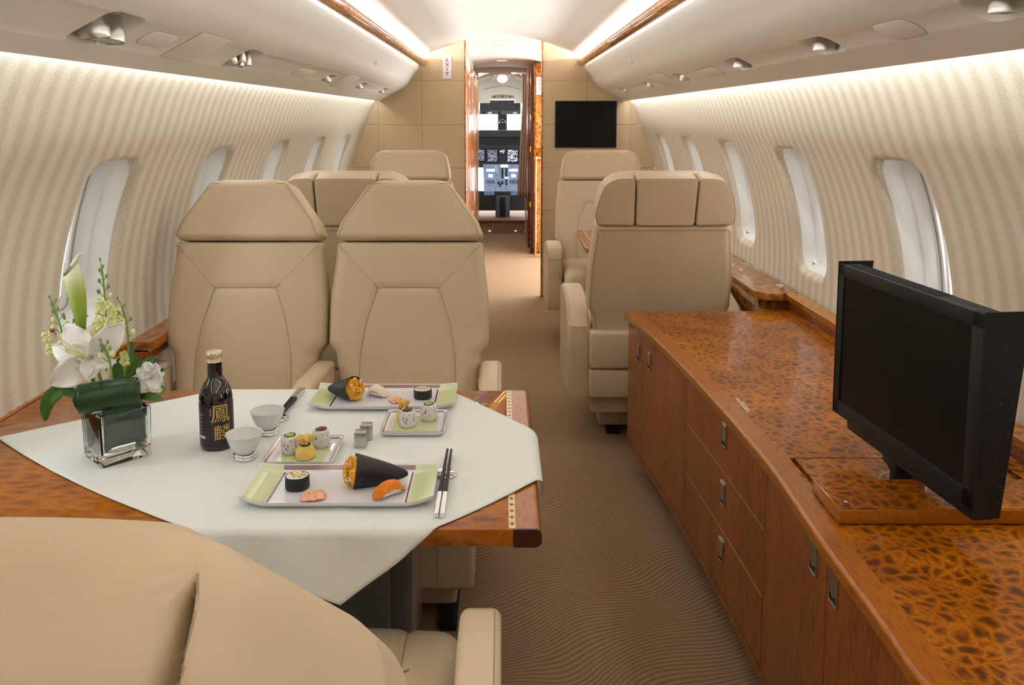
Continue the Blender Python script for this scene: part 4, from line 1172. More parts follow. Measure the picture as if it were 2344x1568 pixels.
# --- bottle
root = thing('sake_bottle', 'dark sake bottle with gold characters and pale gold screw cap, left of the cups', 'bottle', (-0.571, 1.607, CZ))
mb = MB(); R = 0.0325
mb.lathe([(0.026, 0), (R*0.97, 0.002), (R, 0.006), (R, 0.098), (0.0316, 0.108), (0.028, 0.122), (0.0215, 0.134), (0.0160, 0.141), (0.0145, 0.146), (0.0142, 0.172), (0.0138, 0.178)], 48); mb.build('glass_body', 'purple_glass', root)
mb = MB(); mb.lathe([(0.0150, 0.174), (0.0158, 0.1745), (0.0150, 0.1765), (0.0160, 0.179), (0.0152, 0.181), (0.0158, 0.1835), (0.0156, 0.192), (0.0146, 0.1945), (0.0005, 0.195)], 32, cap0=False); mb.build('screw_cap', 'cap_gold', root)
def wrap_label(mb, a0, a1, z0, z1, rr, n=24):
    mb.grid(lambda u, v: Vector((rr*math.cos(a0+(a1-a0)*u), rr*math.sin(a0+(a1-a0)*u), z0+(z1-z0)*v)), n, 1)
mb = MB(); mb.lathe([(R+0.0003, 0.008), (R+0.0004, 0.009), (R+0.0004, 0.094), (R+0.0003, 0.095)], 48, cap0=False, cap1=False); lab = mb.build('paper_label', 'bottle_label', root)
def wrap_text(s, size, ang, z, mat, rr=R+0.0009, sx=1.0, vert=False, name='lettering'):
    bm = bmesh.new(); items = [(c, i) for i, c in enumerate(s)] if vert else [(s, 0)]
    for c, i in items:
        me = text_mesh(c, size); t = bmesh.new(); t.from_mesh(me)
        bmesh.ops.triangulate(t, faces=t.faces[:]); bmesh.ops.subdivide_edges(t, edges=[e for e in t.edges if e.calc_length() > size*0.25], cuts=2)
        mp = {}
        for v in t.verts:
            a = ang+v.co.x*sx/rr; mp[v] = bm.verts.new((rr*math.cos(a), rr*math.sin(a), z+v.co.y-i*size*1.02))
        for f in t.faces: bm.faces.new([mp[v] for v in f.verts])
        t.free()
    me = bpy.data.meshes.new(name); bm.to_mesh(me); bm.free(); me.materials.append(M[mat]); o = bpy.data.objects.new(name, me); col.objects.link(o); o.parent = lab; return o
A0 = -PI/2+0.16   # direction to the camera
wrap_text('\u9cf3', 0.040, A0+0.42, 0.074, 'label_gold', sx=1.0)
wrap_text('\u9e9f', 0.034, A0+0.50, 0.036, 'label_gold', sx=1.05)
wrap_text('\u8d85\u7279\u64b0', 0.0048, A0-0.16, 0.085, 'label_gold', vert=True)
wrap_text('\u7d14\u7c73\u5927\u541f\u91b8', 0.0046, A0-0.06, 0.056, 'label_red', vert=True)
mb = MB(); wrap_label(mb, A0-1.05, A0-0.55, 0.026, 0.032, R+0.0010, 8); o = mb.build('price_strip', 'label_white', lab)
wrap_text('SAKE', 0.0062, A0-0.85, 0.074, 'label_white')
mb = MB()
for k in range(5): wrap_label(mb, A0-1.05, A0-0.72+0.03*(k % 2), 0.066-k*0.007, 0.0665-k*0.007, R+0.0009, 6)
mb.build('small_print', 'label_white', lab)
# --- vase
VC = Vector((-0.750, 1.562, CZ)); VR = PI/4+0.02
root = thing('glass_vase', 'square clear glass vase lined with a dark green leaf, on the cloth at the left', 'vase', VC, VR)
mb = MB()
def sq(a, z, r=0.004): return [Vector((x, y, z)) for x, y in rrect(a, a, r, 4)]
mb.loft([sq(0.045, 0.0, 0.003), sq(0.0468, 0.001), sq(0.0468, 0.006), sq(0.0490, 0.096), sq(0.0488, 0.098), sq(0.0445, 0.098), sq(0.0440, 0.096), sq(0.0415, 0.018), sq(0.038, 0.0145, 0.006)])
mb.build('glass_body', 'vase_glass', root)
mb = MB(); mb.loft([sq(0.0385, 0.0185, 0.006), sq(0.0412, 0.0215, 0.005), sq(0.0428, 0.080, 0.005)], cap1=True); mb.build('water', 'water', root)
mb = MB(); mb.grid(lambda u, v: Vector((-0.036+0.074*u, -0.030-0.003*math.sin(PI*u), 0.024+0.085*v+0.012*math.sin(PI*u))), 16, 10)
mb.grid(lambda u, v: Vector((0.037, -0.030+0.066*u, 0.024+0.080*v)), 10, 8); mb.grid(lambda u, v: Vector((-0.037, -0.028+0.02*u, 0.026+0.07*v)), 4, 8)
lf = mb.build('lining_leaf', 'leaf_dark', root); s_ = lf.modifiers.new('t', 'SOLIDIFY'); s_.thickness = 0.0008
FY = 1.535
def fp(x, y, Y=FY): return at(x, y, Y)
# rolled leaf lying across the rim
a, b = fp(176, 917, 1.515), fp(318, 893, 1.545)
mb = MB(); q = (b-a).to_track_quat('Z', 'Y').to_matrix().to_4x4(); Lq = (b-a).length
mb.grid(lambda u, v: a+(q @ Vector(((0.031-0.014*v)*math.cos(v*4.2*PI+0.5)*1.0, (0.031-0.014*v)*math.sin(v*4.2*PI+0.5), u*Lq+0.006*math.sin(v*9)))), 20, 60)
Lo = (a+b)/2; rel_to(mb, Lo); o = mb.build('rolled_leaf', 'leaf_dark', ang=180); o.location = Lo; s_ = o.modifiers.new('t', 'SOLIDIFY'); s_.thickness = 0.0008
tag(o, 'dark green leaf rolled into a fat tube across the vase rim', 'leaf')
def stem_tube(pts, r, name, parent, mat='leaf_light'):
    mb = MB(); mb.tube(smooth_poly([tuple(p) for p in pts], sub=5), r, 8); 
    return mb.build(name, mat, parent)
def petal(mb, base, d, length, width, curl, up, side, ripple=0.0, seed=0, tipw=0.35):
    """petal from base along direction d; bends back by curl"""
    d = Vector(d).normalized(); up = (Vector(up)-d*Vector(up).dot(d)).normalized(); sd = d.cross(up)
    nu, nv = 16, 10; rnd = seed
    def fn(u, v):
        th = curl*u; s = length*u
        along = d*(math.sin(th)/max(curl, 1e-3)*length if abs(curl) > 1e-3 else s); off = up*(-(1-math.cos(th))/max(curl, 1e-3)*length if abs(curl) > 1e-3 else 0)
        wd = width*(math.sin(PI*min(1, u*0.92+0.06))**0.75)
        x = (v-0.5)*2
        cup = 0.22*width*(x*x)*(1-u*0.6)+ripple*width*math.sin(u*14+rnd+x*2)*abs(x)**2
        return Vector(base)+along+off+sd*(x*wd*0.5)+up*cup
    mb.grid(fn, nu, nv)
CAMD = Vector((0.42, -0.9, 0.1)).normalized()
# lily
c = fp(208, 822, 1.50)
root = thing('lily', 'large open white lily at the left of the vase arrangement', 'flower', c)
dirs = [((-0.9, -0.1, 0.30), 0.080, 0.044, 1.0), ((-0.62, 0.0, 0.85), 0.084, 0.046, 0.9), ((0.75, 0.1, 0.85), 0.088, 0.050, 0.8), ((0.75, -0.4, -0.05), 0.050, 0.030, 1.3), ((-0.70, -0.35, -0.45), 0.085, 0.052, 0.9), ((0.1, -0.6, -0.6), 0.045, 0.035, 1.2)]
for i, (d, l_, w_, cu) in enumerate(dirs):
    mb = MB(); petal(mb, (0, 0.004, 0), Vector(d)+CAMD*0.35, l_, w_, cu, CAMD, 1, 0.10, i*1.7)
    o = mb.build('petal', 'petal', root, ang=180); s_ = o.modifiers.new('t', 'SOLIDIFY'); s_.thickness = 0.0007
mb = MB(); mb.tube([(-0.004, -0.004, 0.002), (-0.03, -0.022, 0.035), (-0.046, -0.029, 0.055)], 0.0010, 6)
for i in range(6):
    e = Vector((-0.030+0.006*i-0.01, -0.030-0.003*(i % 3), 0.030+0.007*math.sin(i*2))); mb.tube([(0, 0, 0), e*0.5+Vector((0, -0.004, 0)), e], 0.0008, 6)
mb.build('stamens', 'bud', root)
mb = MB(); mb.tube([(-0.045, -0.029, 0.054), (-0.051, -0.030, 0.061)], 0.0010, 6); mb.ball((-0.052, -0.030, 0.062), 0.0045, 2, (1.2, 1, 0.8)); 
mb.build('anther', 'brown_fill', root)
stem_tube([(0, 0.005, -0.002), (0.004, 0.025, -0.05), (-0.002, 0.045, -0.14)], 0.003, 'stem', root)
# calla lily
pb, pt = fp(186, 752, 1.56), fp(160, 615, 1.56)
root = thing('calla_lily', 'tall green and white calla lily standing above the lily', 'flower', pb)
d = pt-pb
mb = MB(); rings = []
for k in range(22):
    t = k/21; cpt = d*t+Vector((0.004*math.sin(t*3), 0, 0)); r = 0.0085+0.010*math.sin(min(1, t*1.05)*PI/2)-0.008*max(0, t-0.8)/0.2
    rr = []
    for i in range(24):
        a_ = 2*PI*i/24; lift = (0.014*math.cos(a_-0.6)) * max(0, (t-0.8)/0.2)
        rr.append(cpt+Vector((r*math.cos(a_)*(1.25 if t > 0.85 else 1), r*math.sin(a_)*0.8, lift)))
    rings.append(rr)
mb.loft(rings, True, True, False)
mb.tube([d*0.98+Vector((0.006, 0, 0.008)), d+Vector((0.014, -0.002, 0.018)), d+Vector((0.020, 0, 0.029)), d+Vector((0.030, 0, 0.030)), d+Vector((0.040, 0, 0.024))], [0.006, 0.004, 0.0018, 0.001, 0.0008], 8)
o = mb.build('spathe', 'calla', root, ang=180)
stem_tube([(0, 0, 0.01), (0.012, 0.0, -0.04), (0.02, 0.0, -0.14)], 0.0042, 'stem', root)
# stock / freesia stems
def spray(x0, y0, x1, y1, Y, n, label, blooms=(), lean=0.0, top='bud_green', seed=1):
    a_, b_ = fp(x0, y0, Y), fp(x1, y1, Y); root = thing('blossom_stem', label, 'flower', a_, 0, 'budding stems'); rnd = random.Random(seed)
    D = b_-a_
    pts = [Vector((0, 0, -0.05)) if 0 else Vector((0, 0, 0)), D*0.35+Vector((lean, 0, 0)), D*0.7+Vector((lean, 0, 0)), D]
    stem_tube(pts, 0.0017, 'stem', root)
    for k in range(n):
        t = 1-0.52*k/n; p = D*t+Vector((lean*math.sin(PI*t), 0, 0)); s = 1 if k % 2 else -1
        e = p+Vector((s*(0.004+0.010*(1-t)*2), rnd.uniform(-0.006, 0.004), 0.007+0.003*rnd.random())); r = 0.0028+0.0030*(1-t)*1.6
        mb = MB(); mb.use('leaf_light'); mb.tube([p+Vector((0, 0, -0.004)), e], 0.0008, 6); mb.use(top if t > 0.7 else 'bud'); mb.ball(e, r, 2, (0.85, 0.85, 1.3), jit=0.2); mb.build('bud', None, root)
    for bx, by, br in blooms:
        c_ = fp(bx, by, Y-0.008)-a_; mb = MB()
        for j in range(5):
            an = j*1.256+bx; petal(mb, c_, (math.cos(an), -0.5, math.sin(an)), br, br*0.9, 0.9, (0, -1, 0.1), 1, 0.12, j)
        mb.use('leaf_light'); mb.tube([c_, D*max(0.1, min(0.9, c_.z/max(D.z, 1e-3)-0.15))], 0.0009, 6)
        mb.mats = ['bud', 'leaf_light'] if mb.mats == ['leaf_light'] else mb.mats
        for f in mb.bm.faces: pass
        o = mb.build('blossom', None, root, ang=180)
    return root
def spray_bloom_fix(): pass
spray(243, 850, 232, 606, 1.57, 11, 'tallest budding green stem rising above the lily, right of the calla', [(238, 700, 0.018), (232, 742, 0.020), (262, 715, 0.016), (252, 775, 0.018), (225, 760, 0.017), (275, 740, 0.018)], 0.004, seed=2)
spray(160, 850, 118, 690, 1.55, 10, 'budding green stem leaning out at the far left of the vase', [(108, 770, 0.013), (146, 785, 0.013), (118, 800, 0.015), (135, 880, 0.014)], 0.004, seed=5)
spray(284, 870, 276, 692, 1.54, 6, 'dark budding stem curving above the right lily petal', [(286, 826, 0.012), (284, 812, 0.010)], 0.010, seed=8)
spray(256, 870, 236, 788, 1.485, 7, 'short green bud stem standing in front of the lily petal', [], 0.004, seed=11)
spray(205, 790, 155, 738, 1.57, 4, 'small green bud cluster between the calla and the left stem', [], 0.0, seed=13)
spray(310, 910, 378, 896, 1.55, 5, 'low bud cluster poking out under the white ruffled flower', [(352, 902, 0.012)], 0.0, seed=17)
# carnation-like white bloom
c = fp(343, 868, 1.54); root = thing('white_carnation', 'small ruffled white flower at the right of the vase', 'flower', c); rnd = random.Random(3)
for j in range(20):
    an = rnd.random()*2*PI; el = rnd.uniform(-0.2, 1.1); dd = Vector((math.cos(an)*math.cos(el), -math.sin(el)*0.8-0.1, math.sin(an)*math.cos(el)))
    mb = MB(); petal(mb, (0, 0.006, 0), dd, 0.030+0.008*rnd.random(), 0.026, 0.9, CAMD, 1, 0.22, j*2.1); o = mb.build('petal', 'petal', root, ang=180); s_ = o.modifiers.new('t', 'SOLIDIFY'); s_.thickness = 0.0006
stem_tube([(0, 0.004, 0), (-0.02, 0.01, -0.02), (-0.05, 0.015, -0.06)], 0.002, 'stem', root)
# leaves
def leaf(pts, wid, label, mat='leaf', tw=0.3):
    P = [Vector(p) for p in smooth_poly([tuple(p) for p in pts], sub=6)]; n = len(P)-1; L0 = P[0].copy()
    mb = MB()
    def fn(u, v):
        i = min(n, int(round(u*n))); p = P[i]; dd = (P[min(i+1, n)]-P[max(i-1, 0)]).normalized(); sd = dd.cross(CAMD+Vector((0, 0, tw))).normalized(); nn = sd.cross(dd)
        x = (v-0.5)*2; wd = wid*max(0.03, math.sin(PI*min(1, 0.05+u*0.93))**0.8); return p-L0+sd*(x*wd)+nn*(0.25*wid*abs(x))
    mb.grid(fn, n, 6); o = mb.build('leaf', mat, ang=180); o.location = L0; s_ = o.modifiers.new('t', 'SOLIDIFY'); s_.thickness = 0.0006
    return tag(o, label, 'leaf', 'loose green leaves')
leaf([fp(178, 905, 1.50), fp(140, 893, 1.49), fp(110, 920, 1.48), fp(104, 962, 1.48)], 0.014, 'broad green leaf drooping down at the left of the rolled leaf')
leaf([fp(262, 880, 1.56), fp(272, 850, 1.57), fp(280, 815, 1.58)], 0.014, 'broad upright green leaf just behind the rolled leaf', 'leaf')
leaf([fp(285, 870, 1.56), fp(305, 838, 1.57), fp(318, 812, 1.58)], 0.010, 'slim green leaf pointing up right behind the white ruffled flower')
leaf([fp(300, 868, 1.55), fp(330, 838, 1.56), fp(356, 816, 1.57)], 0.009, 'longest slim green leaf reaching right above the ruffled flower')
leaf([fp(325, 868, 1.56), fp(355, 856, 1.57), fp(376, 845, 1.58)], 0.008, 'small green leaf tip farthest right beside the ruffled flower')
leaf([fp(310, 905, 1.54), fp(345, 908, 1.53), fp(374, 916, 1.52)], 0.008, 'narrow green leaf lying low under the ruffled flower')
leaf([fp(288, 850, 1.56), fp(298, 820, 1.57), fp(302, 782, 1.58)], 0.007, 'slim dark leaf tip beside the right lily petal')
# ------------------------------------------------------------------ credenza on the right
CP = [(0.93, 0.530), (1.0, 0.531), (1.12, 0.536), (1.33, 0.538), (1.6, 0.549), (1.72, 0.547), (1.95, 0.540), (2.26, 0.524), (2.57, 0.500), (2.95, 0.458), (3.0, 0.452)]
CPs = smooth_poly(CP, sub=4)
def cx_(y): return interp(CPs, y)
CY0, CY1 = 0.945, 2.985; XW = 1.077; CTOP = 0.600
root = thing('credenza', 'long burl wood cabinet with curved front and steel flush pulls, along the right wall', 'cabinet', (0.8, 1.95, 0))
LC = Vector((0.8, 1.95, 0))
def curved(mb, off0, off1, ya, yb, za, zb, n=20, mat=None):
    if mat: mb.use(mat)
    rings = []
    for k in range(n+1):
        y = ya+(yb-ya)*k/n; x = cx_(y); 
        rings.append([Vector((x+off0, y, za))-LC, Vector((x+off0, y, zb))-LC, Vector((x+off1 if off1 < 0.2 else XW, y, zb))-LC, Vector((x+off1 if off1 < 0.2 else XW, y, za))-LC])
    mb.loft(rings)
mb = MB(); curved(mb, 0.030, 1, CY0+0.015, CY1-0.010, 0.10, 0.572, 30, 'door_wood'); mb.build('carcass', None, root, flat=True)
mb = MB(); curved(mb, 0.075, 1, CY0+0.05, CY1-0.05, 0.0, 0.10, 20, 'black'); mb.build('toe_kick', None, root, flat=True)
mb = MB(); curved(mb, 0.010, 0.03, CY0+0.012, CY1-0.008, 0.10, 0.122, 30, 'door_wood'); mb.build('base_rail', None, root, flat=True)
G = 0.0014
def front(ya, yb, za, zb, name):
    mb = MB(); curved(mb, 0.010, 0.029, ya+G, yb-G, za+G, zb-G, 14, 'door_wood'); return mb.build(name, None, root, flat=True)
def pull(parent, y, z):
    x = cx_(y)+0.010; dxdy = (cx_(y+0.01)-cx_(y-0.01))/0.02; rz = -math.atan(dxdy)
    m4 = Matrix.Translation(Vector((x, y, z))-LC) @ Matrix.Rotation(rz, 4, 'Z')
    mb = MB(); mb.use('nickel')
    w2, h2 = 0.0175, 0.030
    for a_, b_, c_, d_ in ((-w2, w2, h2-0.003, h2), (-w2, w2, -h2, -h2+0.003), (-w2, -w2+0.003, -h2, h2), (w2-0.003, w2, -h2, h2)): mb.box(-0.0035, 0.002, a_, b_, c_, d_, 0.0006, 1, m4)
    mb.box(-0.0030, 0.001, -w2+0.0036, w2-0.0036, -h2+0.017, h2-0.0036, 0.0008, 1, m4)
    mb.box(-0.0034, 0.0, -0.003, 0.006, -h2+0.012, -h2+0.019, 0.001, 1, m4)
    mb.use('black_dark'); mb.box(-0.0008, 0.002, -w2+0.003, w2-0.003, -h2+0.003, -h2+0.018, 0, 1, m4)
    return mb.build('flush_pull', None, parent, flat=True)
DZ0, DZ1 = 0.124, 0.570
d1 = front(2.80, CY1-0.008, DZ0, DZ1, 'door'); pull(d1, 2.845, 0.488)
d2 = front(2.315, 2.80, DZ0, DZ1, 'door'); pull(d2, 2.715, 0.496)
yy0, yy1 = 1.680, 2.315
for za, zb, hz in ((0.436, DZ1, 0.530), (0.286, 0.436, 0.380), (DZ0, 0.286, 0.232)):
    d_ = front(yy0, yy1, za, zb, 'drawer'); pull(d_, 1.975, hz)
    mb = MB(); curved(mb, 0.0095, 0.0102, yy0+0.006, yy1-0.006, zb-0.0012, zb+0.0004, 10, 'inlay')
    if zb < 0.5: mb.build('highlight_strip', None, d_, flat=True)
    else: mb.bm.free()
d3 = front(1.325, 1.680, DZ0, DZ1, 'door'); pull(d3, 1.388, 0.540)
d4 = front(CY0+0.012, 1.325, DZ0, DZ1, 'door'); pull(d4, 1.292, 0.540)
# worktop
root = thing('worktop', 'glossy amber burl worktop with golden edging, on the curved cabinet', 'worktop', (0.8, 1.95, CTOP))
LW = Vector((0.8, 1.95, CTOP))
mb = MB()
rings = []
def near_corner(y):  # rounded near corner
    k = max(0, (CY0+0.05-y)/0.05); return 0.035*k**2.2
for k in range(61):
    y = CY0+(CY1+0.01-CY0)*(k/60)**1.25; x = cx_(y)+near_corner(y)
    rings.append([(x, y)])
edge = [(0.0065, -0.0275), (0.001, -0.0262), (-0.0015, -0.0235), (-0.0025, -0.021), (-0.0025, -0.019), (-0.0025, -0.007), (-0.0025, -0.005), (-0.001, -0.002), (0.0015, -0.0004), (0.004, 0.0), (0.0055, 0.0)]
mb.use('edge_wood')
def ring(x, y, pts): return [Vector((x+a_, y, CTOP+z))-LW for a_, z in pts]
mb.loft([ring(r[0][0], r[0][1], edge+[(0.044, 0.0), (0.046, 0.0), (0.046, -0.0275)]) for r in rings]); mb.build('edge_banding', None, root)
CUTY0, CUTY1, CUTX0, CUTX1 = 1.40, 1.675, 0.602, 1.03
mb = MB(); mb.use('burl_top')
for ya, yb, xa in ((CY0, CUTY0, None), (CUTY0, CUTY1, 1), (CUTY1, CY1+0.01, None)):
    n = 24
    def band(x0f, x1f):
        rr = []
        for k in range(n+1):
            y = ya+(yb-ya)*k/n; a_, b_ = x0f(y), x1f(y)
            rr.append([Vector((a_, y, CTOP-0.0275))-LW, Vector((a_, y, CTOP))-LW, Vector((b_, y, CTOP))-LW, Vector((b_, y, CTOP-0.0275))-LW])
        mb.loft(rr)
    if xa is None: band(lambda y: cx_(y)+near_corner(y)+0.046, lambda y: XW)
    else: band(lambda y: cx_(y)+0.046, lambda y: CUTX0); band(lambda y: CUTX1, lambda y: XW)
mb.build('burl_panel', None, root, flat=True)
mb = MB(); mb.use('edge_wood'); mb.box(CUTX0-0.001, CUTX1+0.001, CUTY0, CUTY1, CTOP-0.10, CTOP-0.03)
rel_to(mb, LW); mb.build('well_floor', None, root, flat=True)
mb = MB()
for i, (a_, b_) in enumerate(((0.0, 0.100), (0.0, 0.100), (0.022, 0.088))):
    y0_ = 2.045; x0_ = 0.593+i*0.0045; mb.box(x0_, x0_+0.0014, y0_-b_, y0_-a_, CTOP, CTOP+0.0003, 0, 1)
rel_to(mb, LW); mb.build('placard_lettering', 'sign', root, flat=True)
# inset floor of the lift well + the loose lid
root = thing('lift_well_cover', 'burl panel set flush in the worktop behind the raised television lid', 'panel', (0.81, 1.56, CTOP))
mb = MB(); mb.use('burl_top')
LQ = Vector((0.81, 1.56, CTOP)); mb.box(CUTX0+0.012, CUTX1-0.012, 1.50, CUTY1-0.002, CTOP-0.028, CTOP-0.0006, 0.001, 1)
rel_to(mb, LQ); o1 = mb.build('cover_panel', None, root, flat=True)
cu = MB(); cu.lathe([(0.047, -0.06), (0.047, 0.02)], 40, c=(0.786-0.81, 1.562-1.56, 0)); cut(o1, cu.build('cutter', 'burl_top')); 
cu = MB(); cu.box(CUTX0, CUTX0+0.024, 1.636, 1.68, CTOP-0.05, CTOP+0.02); cu.box(CUTX1-0.024, CUTX1, 1.636, 1.68, CTOP-0.05, CTOP+0.02); rel_to(cu, LQ); cut(o1, cu.build('cutter', 'burl_top'))
for p in o1.data.polygons: p.use_smooth = False
root = thing('television_lid', 'thick burl wood lid resting on the worktop under the pivoting television', 'lid', (0.82, 1.45, CTOP))
LL = Vector((0.82, 1.45, CTOP)); mb = MB(); mb.use('edge_wood'); mb.box(0.590, 1.075, 1.385, 1.512, CTOP+0.002, CTOP+0.027, 0.0015, 2)
rel_to(mb, LL); o = mb.build('lid_board', None, root)
mb = MB(); mb.use('burl_top'); mb.box(0.5935, 1.0715, 1.3885, 1.5085, CTOP+0.0272, CTOP+0.0279); rel_to(mb, LL); mb.build('burl_veneer', None, root, flat=True)
mb = MB(); mb.use('dark_wood'); mb.lathe([(0.008, 0.0279), (0.009, 0.0282), (0.0095, 0.0279)], 20, c=(-0.205, -0.032, 0), cap0=False, cap1=False); mb.use('gold'); mb.lathe([(0.0042, 0.0276), (0.003, 0.029), (0.0002, 0.0292)], 14, c=(-0.205, -0.032, 0)); mb.build('latch_stud', None, root)
# television
root = thing('pivoting_television', 'black box-shaped television swivelled on a post above the wooden cabinet', 'television', (0.786, 1.562, CTOP))
LT = Vector((0.786, 1.562, CTOP))
nA, fA = Vector((0.770, 1.298, 0)), Vector((0.727, 1.765, 0))     # near and far edge of the screen side
ex = (fA-nA).normalized(); W_ = (fA-nA).length; ez = Vector((0, 0, 1)); ey = ez.cross(ex)*-1
if ey.x < 0: ey = -ey
# local frame: x along screen (near->far), y depth (away from viewer side), z up
TM = Matrix((ex, ey, ez)).transposed().to_4x4(); TM.translation = nA-LT+Vector((0, 0, 0.668))
H_ = 0.333
def tb(mb, *a_, **k_): mb.box(*a_, mat4=TM, **k_)
mb = MB(); mb.use('black')
tb(mb, 0, W_, 0.004, 0.048, 0.0, H_-0.006, bev=0.004); mb.build('housing', None, root)
mb = MB(); mb.use('black'); bw = 0.030
tb(mb, 0, W_, 0.0, 0.006, H_-bw, H_-0.004, bev=0.002); tb(mb, 0, W_, 0.0, 0.006, 0.0, bw+0.002, bev=0.002); tb(mb, 0, bw, 0.0, 0.006, 0, H_-0.004, bev=0.002); tb(mb, W_-bw*0.7, W_, 0.0, 0.006, 0, H_-0.004, bev=0.002)
mb.build('bezel', None, root)
mb = MB(); tb(mb, bw-0.002, W_-bw*0.7+0.002, 0.0025, 0.0055, bw, H_-bw+0.002); mb.build('screen', 'screen', root, flat=True)
# side plates (wider at the top)
for xx, nm in ((-0.004, 'side_plate'), (W_+0.001, 'side_plate')):
    mb = MB(); o_ = [(0.0, -0.012), (0.045, -0.012), (0.078, H_), (0.0, H_)] if xx < 0 else [(0.0, 0.0), (0.045, 0.0), (0.078, H_), (0.0, H_)]
    mb.loft([[TM @ Vector((x_, p, q)) for p, q in o_] for x_ in (xx, xx+0.003)]); sp_ = mb.build(nm, 'black', root, flat=True)
    if xx < 0:
        for p, q in ((0.038, 0.275), (0.034, 0.182), (0.030, 0.088), (0.055, 0.18), (0.052, 0.155), (0.050, 0.13), (0.044, 0.06), (0.042, 0.04), (0.040, 0.012)):
            m5 = TM @ Matrix.Translation((xx-0.0002, p, q)) @ Matrix.Rotation(-PI/2, 4, 'Y'); mb = MB(); mb.lathe([(0.0038, 0), (0.0034, 0.0006), (0.0015, 0.0003), (0.0002, 0.0001)], 14, mat4=m5)
            mb.build('screw', 'black_dark', sp_)
mb = MB(); 
for k in range(46): tb(mb, 0.14+k*0.0068, 0.1425+k*0.0068, 0.010, 0.044, H_-0.0062, H_-0.005)
mb.build('vent_slots', 'black_dark', root, flat=True)
mb = MB(); tb(mb, 0.01, W_-0.045, 0.008, 0.046, -0.022, 0.004, bev=0.003); mb.build('lower_chassis', 'black', root)
mb = MB(); mb.lathe([(0.024, -0.09), (0.024, 0.02), (0.030, 0.03), (0.030, 0.052)], 32); mb.box(-0.03, 0.03, -0.03, 0.03, 0.03, 0.062, 0.004, 2); mb.build('swivel_post', 'black', root)
mb = MB(); mb.lathe([(0.046, -0.012), (0.046, -0.001), (0.040, 0.0), (0.039, -0.010), (0.034, -0.011), (0.034, -0.016)], 40, cap0=False, cap1=False); mb.build('collar_ring', 'nickel', root)

# ------------------------------------------------------------------ side ledges
def ledge(s, ya, yb, xi, z, name, label, fb=0.50, mat='burl_ledge'):
    root = thing(name, label, 'ledge', (s*1.10, (ya+yb)/2, z)); L = Vector((s*1.10, (ya+yb)/2, z))
    xo = 1.112
    mb = MB(); mb.use(mat); mb.sweep([(s*(xi+0.006), z), (s*xo, z), (s*xo, z-0.03), (s*(xi+0.006), z-0.03)], ya, yb)
    mb.use('edge_wood'); mb.sweep([(s*(xi+0.007), z+0.0002), (s*(xi+0.003), z-0.0005), (s*(xi+0.001), z-0.002), (s*xi, z-0.005), (s*xi, z-0.007), (s*xi, z-0.019), (s*xi, z-0.021), (s*(xi+0.003), z-0.025), (s*(xi+0.007), z-0.026)], ya, yb); rel_to(mb, L); mb.build('ledge_top', None, root)
    mb = MB(); mb.use('door_wood'); mb.sweep([(s*(xi+0.016), z-0.026), (s*xo, z-0.026), (s*xo, fb), (s*(xi+0.016), fb)], ya, yb); rel_to(mb, L); mb.build('ledge_fascia', None, root, flat=True)
    return root, L
ledge(1, Y0+0.01, 3.06, 1.062, 0.655, 'window_ledge', 'narrow bright burl wood ledge under the windows behind the right cabinet')
r_, L_ = ledge(-1, Y0+0.01, 2.395, 1.092+0.004, 0.652, 'window_ledge', 'burl wood ledge along the left wall at the laid table, with silver buttons')
for y, nm in ((1.866, 0), (1.835, 1), (1.804, 2)):
    mb = MB(); mb.lathe([(0.0085, 0.0), (0.0085, 0.0018), (0.006, 0.0030), (0.0002, 0.0034)], 20, mat4=Matrix.Diagonal((1, 1.25, 1, 1))); b_ = mb.build('seat_button', 'chrome', r_); b_.location = Vector((-1.108, y, 0.652))-L_
r_, L_ = ledge(-1, 2.395, Y1-0.005, 1.030, 0.650, 'side_ledge', 'burl wood side ledge along the left wall beyond the table seats', fb=0.594, mat='burl_rail')
# right wide ledge with drink holders
root = thing('side_ledge', 'wide reddish burl wood side ledge with cup holders beyond the right cabinet', 'ledge', (1.04, 4.5, 0.655)); L_ = Vector((1.04, 4.5, 0.655))
z = 0.655; mb = MB(); mb.use('burl_rail')
out = [(0.955, Y1-0.005), (0.955, 3.10), (0.985, 3.055), (1.035, 3.045), (1.09, 3.06), (1.115, 3.085), (1.115, Y1-0.005)]
out = out[::-1]
def area2(o): return sum(a_[0]*b_[1]-b_[0]*a_[1] for a_, b_ in zip(o, o[1:]+o[:1]))
if area2(out) < 0: out = out[::-1]
mb.slab(out, z-0.028, z, 0.003, 2, axis='xy'); rel_to(mb, L_); top_ = mb.build('ledge_top', None, root)
cu = MB()
HOLD = [(1.068, 3.545), (1.060, 3.655)]
for hx, hy in HOLD: cu.lathe([(0.039, -0.05), (0.039, 0.05)], 40, c=(hx-L_.x, hy-L_.y, 0))
cut(top_, cu.build('cutter', 'burl_rail'))
mb = MB(); mb.use('burl_rail'); mb.sweep([(0.972, z-0.027), (1.11, z-0.027), (1.11, z-0.066), (0.976, z-0.066)], 3.10, Y1-0.006); mb.sweep([(0.985, z-0.068), (1.11, z-0.068), (1.11, z-0.13), (0.99, z-0.13)], 3.075, Y1-0.006); rel_to(mb, L_); mb.build('ledge_fascia', None, root, flat=True)
mb = MB(); mb.use('dark_wood')
for y in (3.35, 3.60, 3.95): mb.box(0.9540, 0.958, y-0.0008, y+0.0008, z-0.03, z+0.0005)
for ya, yb in ((3.18, 3.48),): mb.box(1.098, 1.0992, ya, yb+0.9*0, z, z+0.0004)
mb.box(0.975, 0.976, 3.35, 5.4, z, z+0.0004); rel_to(mb, L_); mb.build('joint_lines', None, root, flat=True)
